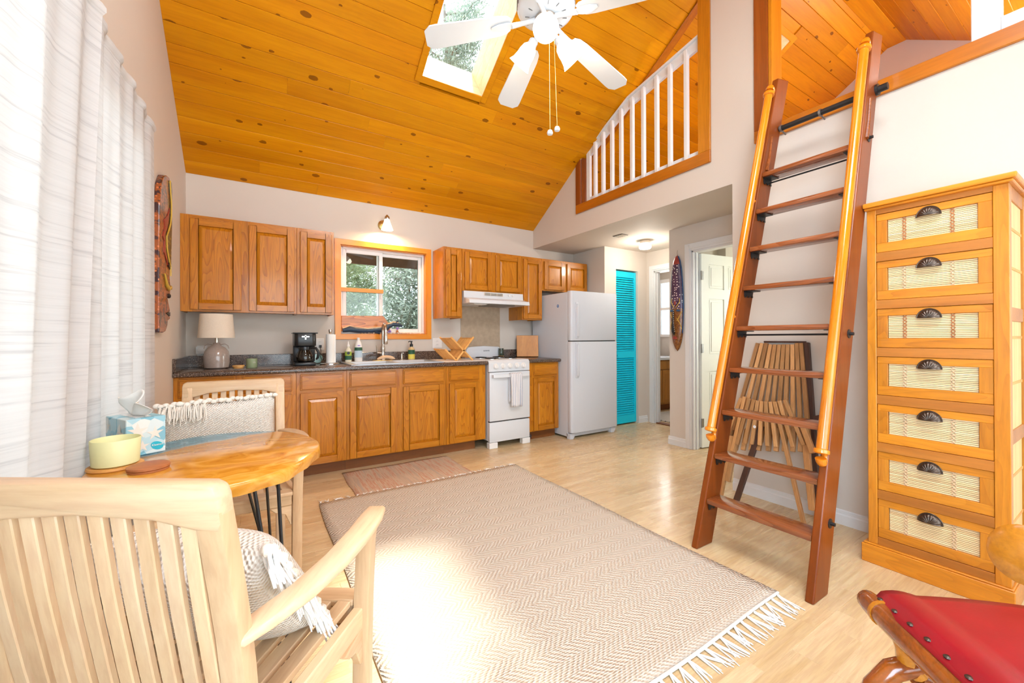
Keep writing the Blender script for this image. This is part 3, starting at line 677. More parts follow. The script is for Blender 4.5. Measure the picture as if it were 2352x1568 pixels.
part('pane', MB().box(6.485, 6.49, -.46, .26, 1.21, 1.63), M['pane'], w7); part('pane', MB().box(6.485, 6.49, -.46, .26, 1.67, 2.10), M['pane'], w7)
for nm, (x0, x1, ya, yb, z0, z1) in (('window_10', (6.42, 6.48, -4.6, -3.7, 2.70, 3.25)), ('window_11', (6.53, 6.59, -4.0, -2.8, .9, 2.1))):  # both unseen; the loft opening is added for its fill lamp
    wk = struct(nm, MB().box(x0, x1, ya, ya+.05, z0, z1).box(x0, x1, yb-.05, yb, z0, z1).box(x0, x1, ya+.05, yb-.05, z0, z0+.05).box(x0, x1, ya+.05, yb-.05, z1-.05, z1), M['plastic_white'])
    part('pane', MB().box((x0+x1)/2-.003, (x0+x1)/2+.003, ya+.05, yb-.05, z0+.05, z1-.05), M['pane'], wk)
# eave outside the kitchen window
struct('trim_eave', MB().prism([(.14, 2.42), (.75, 2.05), (.78, 2.05), (.78, 2.19), (.14, 2.60)], 'x', -.5, 7), M['stick_dark'])
# ------------------------------------------------------------------ kitchen cabinets
OV, OH = M['oak_v'], M['oak_h']
_dc = {}
def door_mesh(w_, h, fr=.052):
    k = (round(w_, 4), round(h, 4), fr)
    if k in _dc: return _dc[k]
    fb = MB(); t = .019
    fb.mat(0).box(0, fr, -t, 0, 0, h).box(w_-fr, w_, -t, 0, 0, h)
    fb.mat(1).box(fr, w_-fr, -t, 0, 0, fr).box(fr, w_-fr, -t, 0, h-fr, h)
    fm = fb.mesh('door', [OV, OH], bevel=.0035, seg=2)
    pb = MB(); a, b, c, d = fr-.004, w_-fr+.004, fr-.004, h-fr+.004; q = min(.03, (w_-2*fr)*.28)
    o = [(a, -.008, c), (b, -.008, c), (b, -.008, d), (a, -.008, d)]; g = [(a+.006, -.006, c+.006), (b-.006, -.006, c+.006), (b-.006, -.006, d-.006), (a+.006, -.006, d-.006)]
    i_ = [(a+q, -.0165, c+q), (b-q, -.0165, c+q), (b-q, -.0165, d-q), (a+q, -.0165, d-q)]; bkp = [(a, -.003, c), (b, -.003, c), (b, -.003, d), (a, -.003, d)]
    pb.add(bkp+g+i_, [(3, 2, 1, 0)]+[(j, (j+1) % 4, 4+(j+1) % 4, 4+j) for j in range(4)]+[(4+j, 4+(j+1) % 4, 8+(j+1) % 4, 8+j) for j in range(4)]+[(8, 9, 10, 11)])
    pm = pb.mesh('panel', OV)
    _dc[k] = (fm, pm); return _dc[k]
def add_door(root, x, yf, z, w_, h, fr=.052):
    fm, pm = door_mesh(w_, h, fr)
    d = inst('door', fm, root, (x, yf, z)); inst('panel', pm, d, (0, 0, 0), world=False); return d
def add_drawer(root, x, yf, z, w_, h):
    mb = MB(); mb.box(x, x+w_, yf-.010, yf, z, z+h).box(x+.009, x+w_-.009, yf-.019, yf-.010, z+.009, z+h-.009)
    return part('drawer', mb, OH, root, bevel=.003)
def wallcab(label, x0, x1, z0, z1, doors, dep=.305, group='oak wall cabinets'):
    r = thing('wall_cabinet', label, 'cabinet', ((x0+x1)/2, -dep/2, z0), group=group)
    a, b = x0+.0008, x1-.0008
    mb = MB().box(a, a+.012, -dep+.019, -.001, z0, z1).box(b-.012, b, -dep+.019, -.001, z0, z1).box(a+.012, b-.012, -dep+.019, -.001, z0+.012, z0+.024).box(a+.012, b-.012, -dep+.019, -.001, z1-.012, z1).box(a+.012, b-.012, -.008, -.001, z0+.024, z1-.012)
    part('body', mb, OV, r)
    ff = MB(); ff.mat(0); edges = [a]
    ff.box(a, doors[0][0]+.012, -dep, -dep+.019, z0, z1); ff.box(doors[-1][1]-.012, b, -dep, -dep+.019, z0, z1)
    for p, q in zip(doors, doors[1:]): ff.box(p[1]-.012, q[0]+.012, -dep, -dep+.019, z0, z1)
    ff.mat(1)
    for d0, d1 in doors: ff.box(d0+.012, d1-.012, -dep, -dep+.019, z0, z0+.032).box(d0+.012, d1-.012, -dep, -dep+.019, z1-.042, z1)
    part('face_frame', ff, [OV, OH], r, bevel=.001)
    for d0, d1 in doors: add_door(r, d0, -dep-.001, z0+.017, d1-d0, z1-z0-.047)
    return r
UB, UT = 1.372, 2.134
wallcab('wide two-door oak wall cabinet above the table lamp', .0, .805, UB, UT, [(.063, .397), (.451, .784)])
wallcab('narrow one-door oak wall cabinet right beside the kitchen window, above the coffee maker', .805, 1.108, UB, UT, [(.831, 1.088)])
wallcab('slim tall oak wall cabinet between kitchen window and range hood', 2.186, 2.405, UB, UT, [(2.212, 2.388)])
wallcab('short two-door oak wall cabinet directly above the range hood', 2.405, 3.190, 1.675, UT, [(2.434, 2.766), (2.823, 3.169)])
wallcab('tall one-door oak wall cabinet between range hood and refrigerator', 3.190, 3.485, UB, UT, [(3.207, 3.472)])
wallcab('small two-door oak wall cabinet above the refrigerator', 3.485, 4.232, 1.740, UT, [(3.516, 3.834), (3.877, 4.215)])
def basecab(label, x0, x1, bays, toe=(None, None)):
    r = thing('base_cabinet', label, 'cabinet', ((x0+x1)/2, -.3, 0), group='oak base cabinets')
    a, b = x0+.0008, x1-.0008; yf = -.606; z0, z1 = .102, .875
    mb = MB().box(a, a+.016, yf+.019, -.002, z0, z1).box(b-.016, b, yf+.019, -.002, z0, z1).box(a+.016, b-.016, yf+.019, -.002, z0, z0+.016)
    part('body', mb, OV, r)
    ff = MB(); ff.box(a, bays[0][0]+.012, yf, yf+.019, z0, z1).box(bays[-1][1]-.012, b, yf, yf+.019, z0, z1)
    for p, q in zip(bays, bays[1:]): ff.box(p[1]-.012, q[0]+.012, yf, yf+.019, z0, z1)
    ff.mat(1)
    for d0, d1 in bays: ff.box(d0+.012, d1-.012, yf, yf+.019, z0, z0+.032).box(d0+.012, d1-.012, yf, yf+.019, .69, .74).box(d0+.012, d1-.012, yf, yf+.019, .845, z1)
    part('face_frame', ff, [OV, OH], r, bevel=.001)
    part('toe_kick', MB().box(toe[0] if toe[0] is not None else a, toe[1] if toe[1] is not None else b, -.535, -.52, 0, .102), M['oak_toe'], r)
    for d0, d1 in bays:
        add_door(r, d0, yf-.001, .112, d1-d0, .592); add_drawer(r, d0, yf-.001, .728, d1-d0, .132)
    return r
basecab('two-door oak base cabinet in the corner behind the far armchair', .0, .778, [(.028, .361), (.416, .748)])
basecab('single-door oak base cabinet left of the sink cabinet', .778, 1.165, [(.807, 1.14)])
basecab('two-door oak base cabinet under the white sink', 1.165, 2.09, [(1.189, 1.593), (1.658, 2.063)])
basecab('single-door oak base cabinet just left of the white range', 2.09, 2.529, [(2.119, 2.452)], (None, 2.44))
basecab('single oak base cabinet between range and refrigerator', 3.062, 3.50, [(3.138, 3.473)], (3.075, None))
solo('door_stop', MB().ball((3.105, -.575, .045), .03, 1, .7, 1).tube([(3.105, -.555, .045), (3.105, -.535, .045)], .01, 8), M['rubber_brown'], 'small dark rubber ball at the toe kick beside the range', 'stopper', (3.105, -.575, .015), smooth=True)
# countertops
gr = M['granite']
r = thing('countertop', 'long dark speckled countertop holding the sink, lamp and coffee maker', 'countertop', (1.27, -.32, .876))
SKX0, SKX1, SKY0, SKY1 = 1.225, 2.055, -.575, -.075
pr = [(-.635, .876), (-.648, .884), (-.650, .898), (-.646, .909), (-.636, .914), (-.002, .914), (-.002, .876)]
def noseprof(yb): return [(-.636, .876), (-.647, .883), (-.650, .896), (-.646, .908), (-.635, .914), (yb, .914), (yb, .876)]
ct = MB().prism(noseprof(-.002), 'x', .0, SKX0).prism(noseprof(-.002), 'x', SKX1, 2.540).prism(noseprof(SKY0), 'x', SKX0, SKX1).box(SKX0, SKX1, SKY1, -.002, .876, .914)
part('slab', ct, gr, r, smooth=True)
part('backsplash', MB().box(.0, 2.540, -.021, -.001, .914, 1.012), gr, r, bevel=.003)
part('side_splash', MB().box(.001, .020, -.646, -.021, .914, 1.012), gr, r, bevel=.003)
r = thing('countertop', 'short dark speckled countertop between range and refrigerator with the leaning board', 'countertop', (3.29, -.32, .876))
part('slab', MB().prism(noseprof(-.002), 'x', 3.060, 3.506), gr, r, smooth=True)
part('backsplash', MB().box(3.060, 3.506, -.021, -.001, .914, 1.012), gr, r, bevel=.003)
# sink
r = thing('kitchen_sink', 'white double-bowl drop-in sink under the window', 'sink', (1.64, -.33, .914))
mb = MB(); z = .926; x0, x1, y0, y1 = 1.205, 2.075, -.595, -.055; xm_ = 1.64
for (a, b, c, d) in ((x0, x0+.05, y0, y1), (x1-.05, x1, y0, y1), (x0+.05, x1-.05, y0, y0+.05), (x0+.05, x1-.05, y1-.11, y1), (xm_-.02, xm_+.02, y0+.05, y1-.11)): mb.box(a, b, c, d, .9142, z)
part('rim', mb, M['white_gloss'], r, bevel=.004, seg=2, smooth=True)
for a, b in ((x0+.05, xm_-.02), (xm_+.02, x1-.05)):
    c, d = y0+.05, y1-.11; bo = [(a, c, .92), (b, c, .92), (b, d, .92), (a, d, .92)]; bi = [(a+.02, c+.02, .74), (b-.02, c+.02, .74), (b-.02, d-.02, .74), (a+.02, d-.02, .74)]
    part('bowl', MB().add(bo+bi, [(j, (j+1) % 4, 4+(j+1) % 4, 4+j) for j in range(4)]+[(4, 5, 6, 7)]), M['white_gloss'], r)
FX = 1.602
r = thing('kitchen_faucet', 'brushed nickel pull-down faucet with arched neck', 'faucet', (FX, -.105, .926))
part('deck_plate', MB().lathe([(.105, 0), (.105, .004), (.09, .008), (0, .009)], (FX, -.105, .926), 24, sx=1, sy=.28), M['brass'], r, smooth=True)
part('body', MB().lathe([(.028, 0), (.028, .01), (.02, .02), (.019, .09), (.023, .11), (.022, .13), (.0165, .15), (.0165, .2)], (FX, -.105, .934), 20), M['nickel'], r, smooth=True)
nk = [(FX, -.105, 1.12), (FX, -.105, 1.22)]+[(FX, -.105-.055*(1-math.cos(t)), 1.235+.065*math.sin(t)) for t in [PI*i/10 for i in range(11)]]
part('neck', MB().tube(nk, .0135, 14), M['nickel'], r, smooth=True)
part('spray_head', MB().lathe([(.0145, 0), (.0145, -.03), (.019, -.05), (.021, -.10), (.022, -.135), (.017, -.145), (0, -.145)], (FX, -.215, 1.24), 18), M['nickel'], r, smooth=True)
part('handle', MB().tube([(FX-.015, -.105, 1.005), (FX-.055, -.105, 1.01)], .013, 12).tube([(FX-.055, -.105, 1.005), (FX-.062, -.112, 1.04), (FX-.066, -.118, 1.085)], [.009, .007, .006], 10), M['nickel'], r, smooth=True)
r = thing('soap_pump', 'small nickel soap dispenser pump on the sink rim', 'dispenser', (1.80, -.10, .926))
part('base', MB().lathe([(.024, 0), (.024, .006), (.012, .012), (.011, .05), (.008, .07)], (1.80, -.10, .926), 16), M['nickel'], r, smooth=True)
part('nozzle', MB().tube([(1.80, -.10, .99), (1.80, -.10, 1.003), (1.80, -.155, 1.0)], .006, 8), M['nickel'], r, smooth=True)
solo('scrub_brush', MB().tube([(1.50+.0*i+.17*i/8, -.30+.0*i, .952+.02*math.sin(PI*i/8)) for i in range(9)], [.008, .014, .016, .016, .016, .016, .016, .014, .006], 10), M['sponge'], 'beige curved scrub sponge lying on the sink divider', 'sponge', (1.58, -.30, .93), smooth=True)
# bottles behind the sink
def bottle(name, label, c, prof, mt, extra=(), cat='bottle', sx=1, sy=1):
    r = thing(name, label, cat, c)
    part('bottle_body', MB().lathe(prof, c, 20, sx=sx, sy=sy), mt, r, smooth=True)
    for nm, pf, m2 in extra: part(nm, MB().lathe(pf, c, 20, sx=sx, sy=sy), m2, r, smooth=True)
    return r
z = .926
r = bottle('spray_bottle', 'small clear spray bottle with lime green label on the sink rim', (1.265, -.12, z), [(.03, 0), (.031, .01), (.031, .10), (.022, .125), (.012, .135), (.012, .15)], M['plastic_clear'],
  [('label', [(.0316, .02), (.0316, .10)], M['label_green']), ('upper_label', [(.0319, .06), (.0319, .098)], M['label_lime']), ('nozzle', [(.013, .15), (.012, .165), (.006, .175), (.004, .20), (0, .20)], M['plastic_white'])], sy=.7)
part('emblem', MB().lathe([(0, 0), (.014, 0), (.014, .002), (0, .002)], (1.262, -.1438, z+.085), 16, (0, -1, 0)), M['print_dark'], r)
r = bottle('dish_soap_bottle', 'tall white dish soap bottle with green and blue label', (1.362, -.11, z), [(.036, 0), (.038, .01), (.039, .07), (.036, .13), (.028, .18), (.016, .205), (.013, .21)], M['plastic_white'],
  [('cap', [(.0135, .21), (.0135, .235), (0, .237)], M['plastic_white']), ('label', [(.0395, .04), (.0396, .07), (.0377, .115)], M['label_blue']), ('green_band', [(.0383, .108), (.0370, .125), (.0362, .14)], M['label_green'])], sy=.65)
part('brand_mark', MB().lathe([(0, 0), (.014, 0), (.014, .002), (0, .002)], (1.362, -.1325, z+.158), 16, (0, -1, 0.0), sy=.4), M['leaf_purple'], r)
r = bottle('hand_soap_bottle', 'hand soap bottle with black pump and green and yellow label', (1.905, -.10, z), [(.034, 0), (.035, .01), (.035, .11), (.028, .125), (.014, .135), (.014, .14)], M['soap_amber'],
  [('label', [(.0355, .01), (.0355, .06)], M['label_yellow']), ('green_label', [(.0357, .06), (.0357, .105)], M['label_green']), ('pump', [(.017, .14), (.017, .165), (.008, .17), (.008, .19), (.012, .192), (.012, .2), (0, .2)], M['black_plastic'])])
part('pump_nozzle', MB().tube([(1.905, -.10, z+.195), (1.875, -.12, z+.197), (1.865, -.127, z+.19)], .005, 8), M['black_plastic'], r, smooth=True)
# dish rack on its mat
solo('drying_mat', MB().prism([(2.085, -.60), (2.535, -.60), (2.535, -.06), (2.085, -.06)], 'z', .9145, .919), M['mat_white'], 'thin white drying mat under the wooden dish rack', 'mat', (2.31, -.33, .9145), bevel=.002)
r = thing('dish_rack', 'folding wooden dish rack with crossed slatted sides', 'dish rack', (2.30, -.34, .919))
rw = M['rack_wood']; YA, YB = -.47, -.17
def P2(x, z_, y): return (x, y, .921+z_)
legs = [((2.26, .0), (2.46, .245)), ((2.45, .0), (2.20, .245)), ((2.26, .0), (2.135, .12))]
for (a, b) in legs:
    for y_ in (YA, YB): part('side_bar', MB().bar(P2(*a, y_), P2(*b, y_), .018, .010, (1, 0, 0)), rw, r, bevel=.001)
for li, (a, b) in enumerate(legs):
    for y_ in [YA+.02+i*.0186 for i in range(15)]:
        part('dowel', MB().tube([P2(a[0]+(b[0]-a[0])*.12, a[1]+(b[1]-a[1])*.12+.0, y_), P2(a[0]+(b[0]-a[0])*.95, a[1]+(b[1]-a[1])*.95, y_)], .0035, 5, cap=False), rw, r)
    for t in (.12, .95): part('cross_bar', MB().tube([P2(a[0]+(b[0]-a[0])*t, a[1]+(b[1]-a[1])*t, YA), P2(a[0]+(b[0]-a[0])*t, a[1]+(b[1]-a[1])*t, YB)], .006, 8), rw, r)
part('cross_bar', MB().tube([P2(2.33, .115, YA), P2(2.33, .115, YB)], .006, 8), rw, r)
# lamp
lx, ly = .232, -.325
r = thing('table_lamp', 'table lamp with glazed taupe jug base and linen shade in the corner', 'lamp', (lx, ly, .914))
part('base', MB().lathe([(.062, 0), (.082, .012), (.088, .05), (.088, .10), (.080, .14), (.062, .168), (.036, .185), (.024, .20), (.022, .21), (0, .212)], (lx, ly, .914), 32), M['ceramic'], r, smooth=True)
for s in (-1, 1): part('ear_handle', MB().tube([(lx+s*.030, ly, 1.108), (lx+s*.055, ly, 1.113), (lx+s*.075, ly, 1.10), (lx+s*.082, ly, 1.075)], .0032, 8), M['ceramic'], r, smooth=True)
part('neck', MB().lathe([(.012, 0), (.012, .045), (.018, .048), (.018, .058), (0, .06)], (lx, ly, 1.124), 16), M['nickel'], r, smooth=True)
part('shade', MB().lathe([(.124, 0), (.108, .19), (.1065, .19), (.1225, 0)], (lx, ly, 1.162), 40, closed=True), M['linen'], r, smooth=True)
part('spider', MB().tube([(lx-.122, ly, 1.166), (lx+.122, ly, 1.166)], .002, 6).tube([(lx, ly-.122, 1.166), (lx, ly+.122, 1.166)], .002, 6), M['nickel'], r)
# outlets
def outlet(x, z_, label, w_=.072, h=.115, y=-.001, gang=1):
    r = thing('outlet', label, 'outlet', (x, y, z_))
    part('plate', MB().box(x-w_/2, x+w_/2, y-.006, y, z_-h/2, z_+h/2), M['plastic_white'], r, bevel=.003)
    for k in (-1, 1):
        s = part('socket', MB().lathe([(.0165, 0), (.0165, .003), (0, .003)], (x, y-.006, z_+k*.02), 16, (0, -1, 0)), M['plastic_white'], r)
        part('slots', MB().box(x-.007, x-.005, y-.0098, y-.009, z_+k*.02-.003, z_+k*.02+.006).box(x+.005, x+.007, y-.0098, y-.009, z_+k*.02-.003, z_+k*.02+.006), M['print_dark'], s)
    return r
outlet(.11, 1.04, 'white wall outlet behind the lamp timer')
r = thing('plug_timer', 'white plug-in dial timer behind the table lamp', 'timer', (.103, -.011, 1.05))
part('body', MB().box(.068, .140, -.042, -.0115, 1.025, 1.090), M['plastic_white'], r, bevel=.006, seg=2)
part('dial', MB().lathe([(.024, 0), (.024, .006), (.018, .010), (0, .010)], (.103, -.042, 1.060), 24, (0, -1, 0)), M['plastic_white'], r, smooth=True)
outlet(1.027, 1.10, 'white wall outlet with the coffee maker plugged in')
outlet(2.235, 1.10, 'white wall outlet behind the wooden dish rack', w_=.115)
outlet(3.35, 1.115, 'white wall outlet above the short countertop')
# coaster lid and candle on the counter
solo('wooden_lid', MB().lathe([(.034, 0), (.036, .004), (.036, .010), (.042, .012), (.044, .018), (.042, .024), (0, .024)], (.378, -.34, .9142), 28), M['rack_wood'], 'round wooden candle lid lying beside the green jar', 'lid', (.378, -.34, .9142), smooth=True)
r = thing('candle_jar', 'sage green candle jar on the counter beside the lamp', 'candle', (.470, -.33, .9142))
part('jar', MB().lathe([(.038, 0), (.040, .003), (.040, .075), (.036, .075), (.036, .06), (0, .06)], (.470, -.33, .9142), 28), M['candle_green'], r, smooth=True)
part('wick', MB().tube([(.470, -.33, .974), (.471, -.33, .985)], .0015, 5), M['black_plastic'], r)
part('print', MB().box(.478, .498, -.3702, -.3690, .955, .957).box(.478, .495, -.3702, -.3690, .962, .9635), M['mask_cream'], r)
# coffee maker
cx, cy, cz = .868, -.27, .9142
r = thing('coffee_maker', 'black drip coffee maker with glass carafe', 'coffee maker', (cx, cy, cz))
bp_ = M['black_plastic']
part('base', MB().box(cx-.085, cx+.085, cy-.10, cy+.09, cz, cz+.032), bp_, r, bevel=.012, seg=2, smooth=True)
part('column', MB().box(cx-.088, cx+.088, cy+.015, cy+.09, cz+.032, cz+.18), bp_, r, bevel=.01, seg=2, smooth=True)
hd = MB().prism([(cx-.085, cy-.085), (cx-.06, cy-.10), (cx+.06, cy-.10), (cx+.085, cy-.085), (cx+.09, cy+.09), (cx-.09, cy+.09)], 'z', cz+.175, cz+.285)
part('brew_head', hd, bp_, r, bevel=.008, seg=2, smooth=True)
part('lid', MB().box(cx-.099, cx+.099, cy-.105, cy+.095, cz+.284, cz+.294), bp_, r, bevel=.004)
part('badge', MB().box(cx-.03, cx+.03, cy-.1025, cy-.1005, cz+.252, cz+.263).box(cx-.006, cx+.006, cy-.1025, cy-.1005, cz+.232, cz+.27), M['nickel'], r)
g = part('carafe', MB().lathe([(.052, .034), (.066, .045), (.070, .075), (.058, .115), (.046, .14), (.046, .158), (.044, .158), (.044, .14), (.056, .113), (.068, .075), (.064, .047), (0, .038)], (cx-.002, cy-.04, cz), 28), M['carafe_glass'], r, smooth=True)
part('carafe_band', MB().lathe([(.047, .140), (.050, .142), (.050, .168), (.036, .172), (0, .172)], (cx-.002, cy-.04, cz), 28), bp_, g, smooth=True)
part('carafe_handle', MB().tube([(cx+.04, cy-.07, cz+.160), (cx+.085, cy-.085, cz+.155), (cx+.105, cy-.09, cz+.115), (cx+.098, cy-.088, cz+.07), (cx+.085, cy-.082, cz+.055)], [.010, .011, .012, .011, .008], 10), bp_, g, smooth=True)
part('coffee', MB().lathe([(.05, .036), (.062, .047), (.0655, .06), (0, .06)], (cx-.002, cy-.04, cz), 24), M['nickel'], g, smooth=True)
part('power_cord', MB().tube([(1.027, -.012, 1.078), (1.027, -.03, 1.07), (1.03, -.045, 1.03), (1.022, -.05, .99), (1.035, -.06, .95), (1.02, -.10, .925), (.975, -.14, .92), (.945, -.16, .925)], .0032, 6).box(1.016, 1.038, -.030, -.0115, 1.066, 1.092), bp_, r, smooth=True)
solo('sea_glass_disc', MB().lathe([(.045, 0), (.045, .008), (0, .010)], (1.000, -.035, .962), 24, (.05, -1, .25)), M['sea_glass'], 'pale blue-green glass disc leaning on the backsplash behind the coffee maker', 'dish', (1.0, -.035, .916), smooth=True)
# paper towel
px, py_ = 1.085, -.24
r = thing('paper_towel_holder', 'steel paper towel holder with round base', 'holder', (px, py_, .9142))
part('base', MB().lathe([(.088, 0), (.088, .008), (.08, .014), (.012, .016), (0, .016)], (px, py_, .9142), 32), M['chrome'], r, smooth=True)
part('post', MB().lathe([(.008, .016), (.008, .285), (.011, .29), (.015, .315), (.012, .325), (0, .326)], (px, py_, .9142), 16), M['nickel'], r, smooth=True)
solo('paper_towel_roll', MB().lathe([(.010, .017), (.036, .017), (.0365, .28), (.010, .28)], (px, py_, .9142), 32, closed=True).box(px+.030, px+.046, py_-.014, py_+.012, .932, 1.192), M['paper'], 'slim white paper towel roll on its holder', 'paper towels', (px, py_, .9312), smooth=True)
# tile panel and range hood
struct('trim_tile_panel', MB().box(2.527, 3.056, -.010, -.0005, .90, 1.60), M['slab_tile'], bevel=.002)
hx0, hx1 = 2.411, 3.185; HZ = 1.520
r = thing('range_hood', 'white under-cabinet range hood above the stove', 'range hood', (2.80, -.25, HZ))
hp = [(-.002, HZ+.005), (-.002, 1.674), (-.33, 1.674), (-.345, 1.612), (-.47, 1.585), (-.475, 1.548), (-.46, 1.545), (-.455, 1.565), (-.05, 1.565), (-.05, HZ+.005)]
part('shell', MB().prism([(-.002, 1.53), (-.002, 1.674), (-.334, 1.674), (-.340, 1.600), (-.470, 1.570), (-.478, 1.530)], 'x', hx0, hx1), M['white_enamel'], r, bevel=.004, seg=2)
part('vent_grille', MB().box(2.66, 2.905, -.3425, -.335, 1.632, 1.662), M['linen'], r)
for i in range(3):
    for j in range(5): part('grille_slat', MB().box(2.666+i*.08, 2.738+i*.08, -.3445, -.3415, 1.634+j*.0058, 1.637+j*.0058), M['grey_metal'], r)
for x in (2.985, 3.035): part('knob', MB().lathe([(.012, 0), (.011, .012), (0, .013)], (x, -.337, 1.645), 16, (0, -1, 0)), M['plastic_white'], r, smooth=True)
part('light_lens', MB().box(2.50, 2.66, -.40, -.28, 1.522, 1.531), M['plastic_white'], r, bevel=.003)
part('filter', MB().box(2.68, 3.02, -.42, -.16, 1.520, 1.531), M['grey_metal'], r, bevel=.003)
# range
sx0, sx1 = 2.548, 3.052
r = thing('kitchen_range', 'white apartment-size range with five knobs and striped towel', 'stove', (2.80, -.34, 0))
we = M['white_enamel']
part('body', MB().box(sx0, sx1, -.62, -.03, .075, .895), we, r, bevel=.004)
part('cooktop', MB().box(sx0-.004, sx1+.004, -.635, -.03, .895, .925), we, r, bevel=.010, seg=2, smooth=True)
part('backguard', MB().prism([(sx0, .925), (sx1, .925), (sx1-.02, 1.02), (sx1-.05, 1.05), (2.80, 1.062), (sx0+.05, 1.05), (sx0+.02, 1.02)], 'y', -.075, -.03), we, r, bevel=.008, seg=2, smooth=True)
txt('brand', 'summit', .028, (2.83, -.0762, 1.005), (1, 0, 0), (0, 0, 1), M['print_dark'], r)
part('control_panel', MB().prism([(-.62, .80), (-.655, .80), (-.655, .895), (-.635, .922), (-.62, .922)], 'x', sx0-.004, sx1+.004), we, r, bevel=.004, seg=2)
for i in range(5):
    x = 2.625+i*.0865
    k = part('knob', MB().lathe([(.030, 0), (.029, .006), (.024, .010), (.022, .022), (0, .024)], (x, -.6555, .858), 24, (0, -1, .0)), M['plastic_white'], r, smooth=True)
    part('knob_grip', MB().box(x-.004, x+.004, -.686, -.676, .838, .878), M['plastic_white'], k, bevel=.002)
part('oven_door', MB().box(sx0, sx1, -.665, -.62, .285, .795), we, r, bevel=.006, seg=2, smooth=True)
part('door_gap', MB().box(sx0+.004, sx1-.004, -.64, -.62, .272, .286).box(sx0+.004, sx1-.004, -.64, -.62, .794, .801), M['shadow_gap'], r)
hn = [(sx0+.03, -.665, .755), (sx0+.035, -.695, .757), (sx0+.06, -.705, .758), (sx1-.06, -.705, .758), (sx1-.035, -.695, .757), (sx1-.03, -.665, .755)]
part('door_handle', MB().sweep(hn, [(-.008, -.016), (.008, -.016), (.010, 0), (.008, .016), (-.008, .016), (-.010, 0)]), we, r, bevel=0, smooth=True)
part('storage_drawer', MB().box(sx0, sx1, -.66, -.62, .065, .272), we, r, bevel=.006, seg=2, smooth=True)
for x in (sx0-.004, sx1-.096): part('foot', MB().box(x, x+.10, -.665, -.60, 0, .062), M['plastic_white'], r, bevel=.005)
for x in (sx0+.02, sx1-.06): part('foot', MB().box(x, x+.04, -.12, -.06, 0, .075), M['black_plastic'], r)
for (x, y_, q) in ((2.68, -.46, .085), (2.92, -.46, .07), (2.68, -.21, .07), (2.92, -.21, .085)):
    b_ = part('burner', MB().lathe([(q+.012, 0), (q+.012, .004), (q, .006), (q, .001), (0, .001)], (x, y_, .9252), 28), M['chrome'], r, smooth=True)
    sp_ = [(x+math.cos(a_)*q*(.2+.75*a_/(6*PI)), y_+math.sin(a_)*q*(.2+.75*a_/(6*PI)), .934) for a_ in [i*.35 for i in range(54)]]
    part('coil', MB().tube(sp_, .0045, 6), M['black_iron'], b_)
# towel over the handle
def towel():
    W_, nu, nv = .15, 26, 24; x0 = 2.765
    def fn(u, v):
        x = x0+u*W_; fold = .010*math.sin(u*18)+.006*math.sin(u*31+1)
        L0, L1 = .30, .345; s = v*(L0+L1+.05)
        if s < L0: y_ = -.690+fold*.3; z_ = .772-(L0-s); y_ = -.688
        elif s < L0+.05: t = (s-L0)/.05*PI; y_ = -.7045+.0165*math.cos(t); z_ = .774+.012*math.sin(t)
        else: d_ = s-L0-.05; y_ = -.722-abs(fold)*min(1, d_*6)-.004; z_ = .772-d_
        return (x+(u-.5)*-.012*(1 if s > L0 else 0)*min(1, (s-L0)*4), y_, z_)
    mb = MB().grid(fn, nu, nv); me = mb.mesh('dish_towel', M['towel'], off=(2.84, -.70, .43), smooth=True, merge=False)
    uv = me.uv_layers.new(name='UVMap'); n = nv+1
    for lp in me.loops: uv.data[lp.index].uv = ((lp.vertex_index//n)/nu, (lp.vertex_index % n)/nv)
    o = bpy.data.objects.new('dish_towel', me); col.objects.link(o); o.location = (2.84, -.70, .43)
    sm = o.modifiers.new('thick', 'SOLIDIFY'); sm.thickness = .004; sm.offset = 0
    tag(o, 'white towel with blue stripes hung over the oven handle', 'towel')
towel()
r = thing('candle_jar', 'dark glass candle jar with wooden base at the back of the range', 'candle', (3.015, -.105, .9254))
part('wood_base', MB().lathe([(.036, 0), (.038, .003), (.038, .012), (.03, .013)], (3.015, -.105, .9254), 24), M['rack_wood'], r, smooth=True)
part('jar', MB().lathe([(.030, .013), (.033, .02), (.033, .09), (.030, .095), (.034, .097), (.034, .105), (0, .106)], (3.015, -.105, .9254), 24), M['jar_dark'], r, smooth=True)
# cutting board leaning in the corner by the refrigerator
cb = MB().obox((3.372, -.15, 1.052), (.86, -.51, 0), (.51*.20, .86*.20, .98), Vector((.86, -.51, 0)).cross(Vector((.51*.20, .86*.20, .98))), .135, .134, .018)
solo('cutting_board', cb, M['board_wood'], 'square wooden cutting board leaning beside the refrigerator', 'cutting board', (3.372, -.15, .9145), bevel=.004)
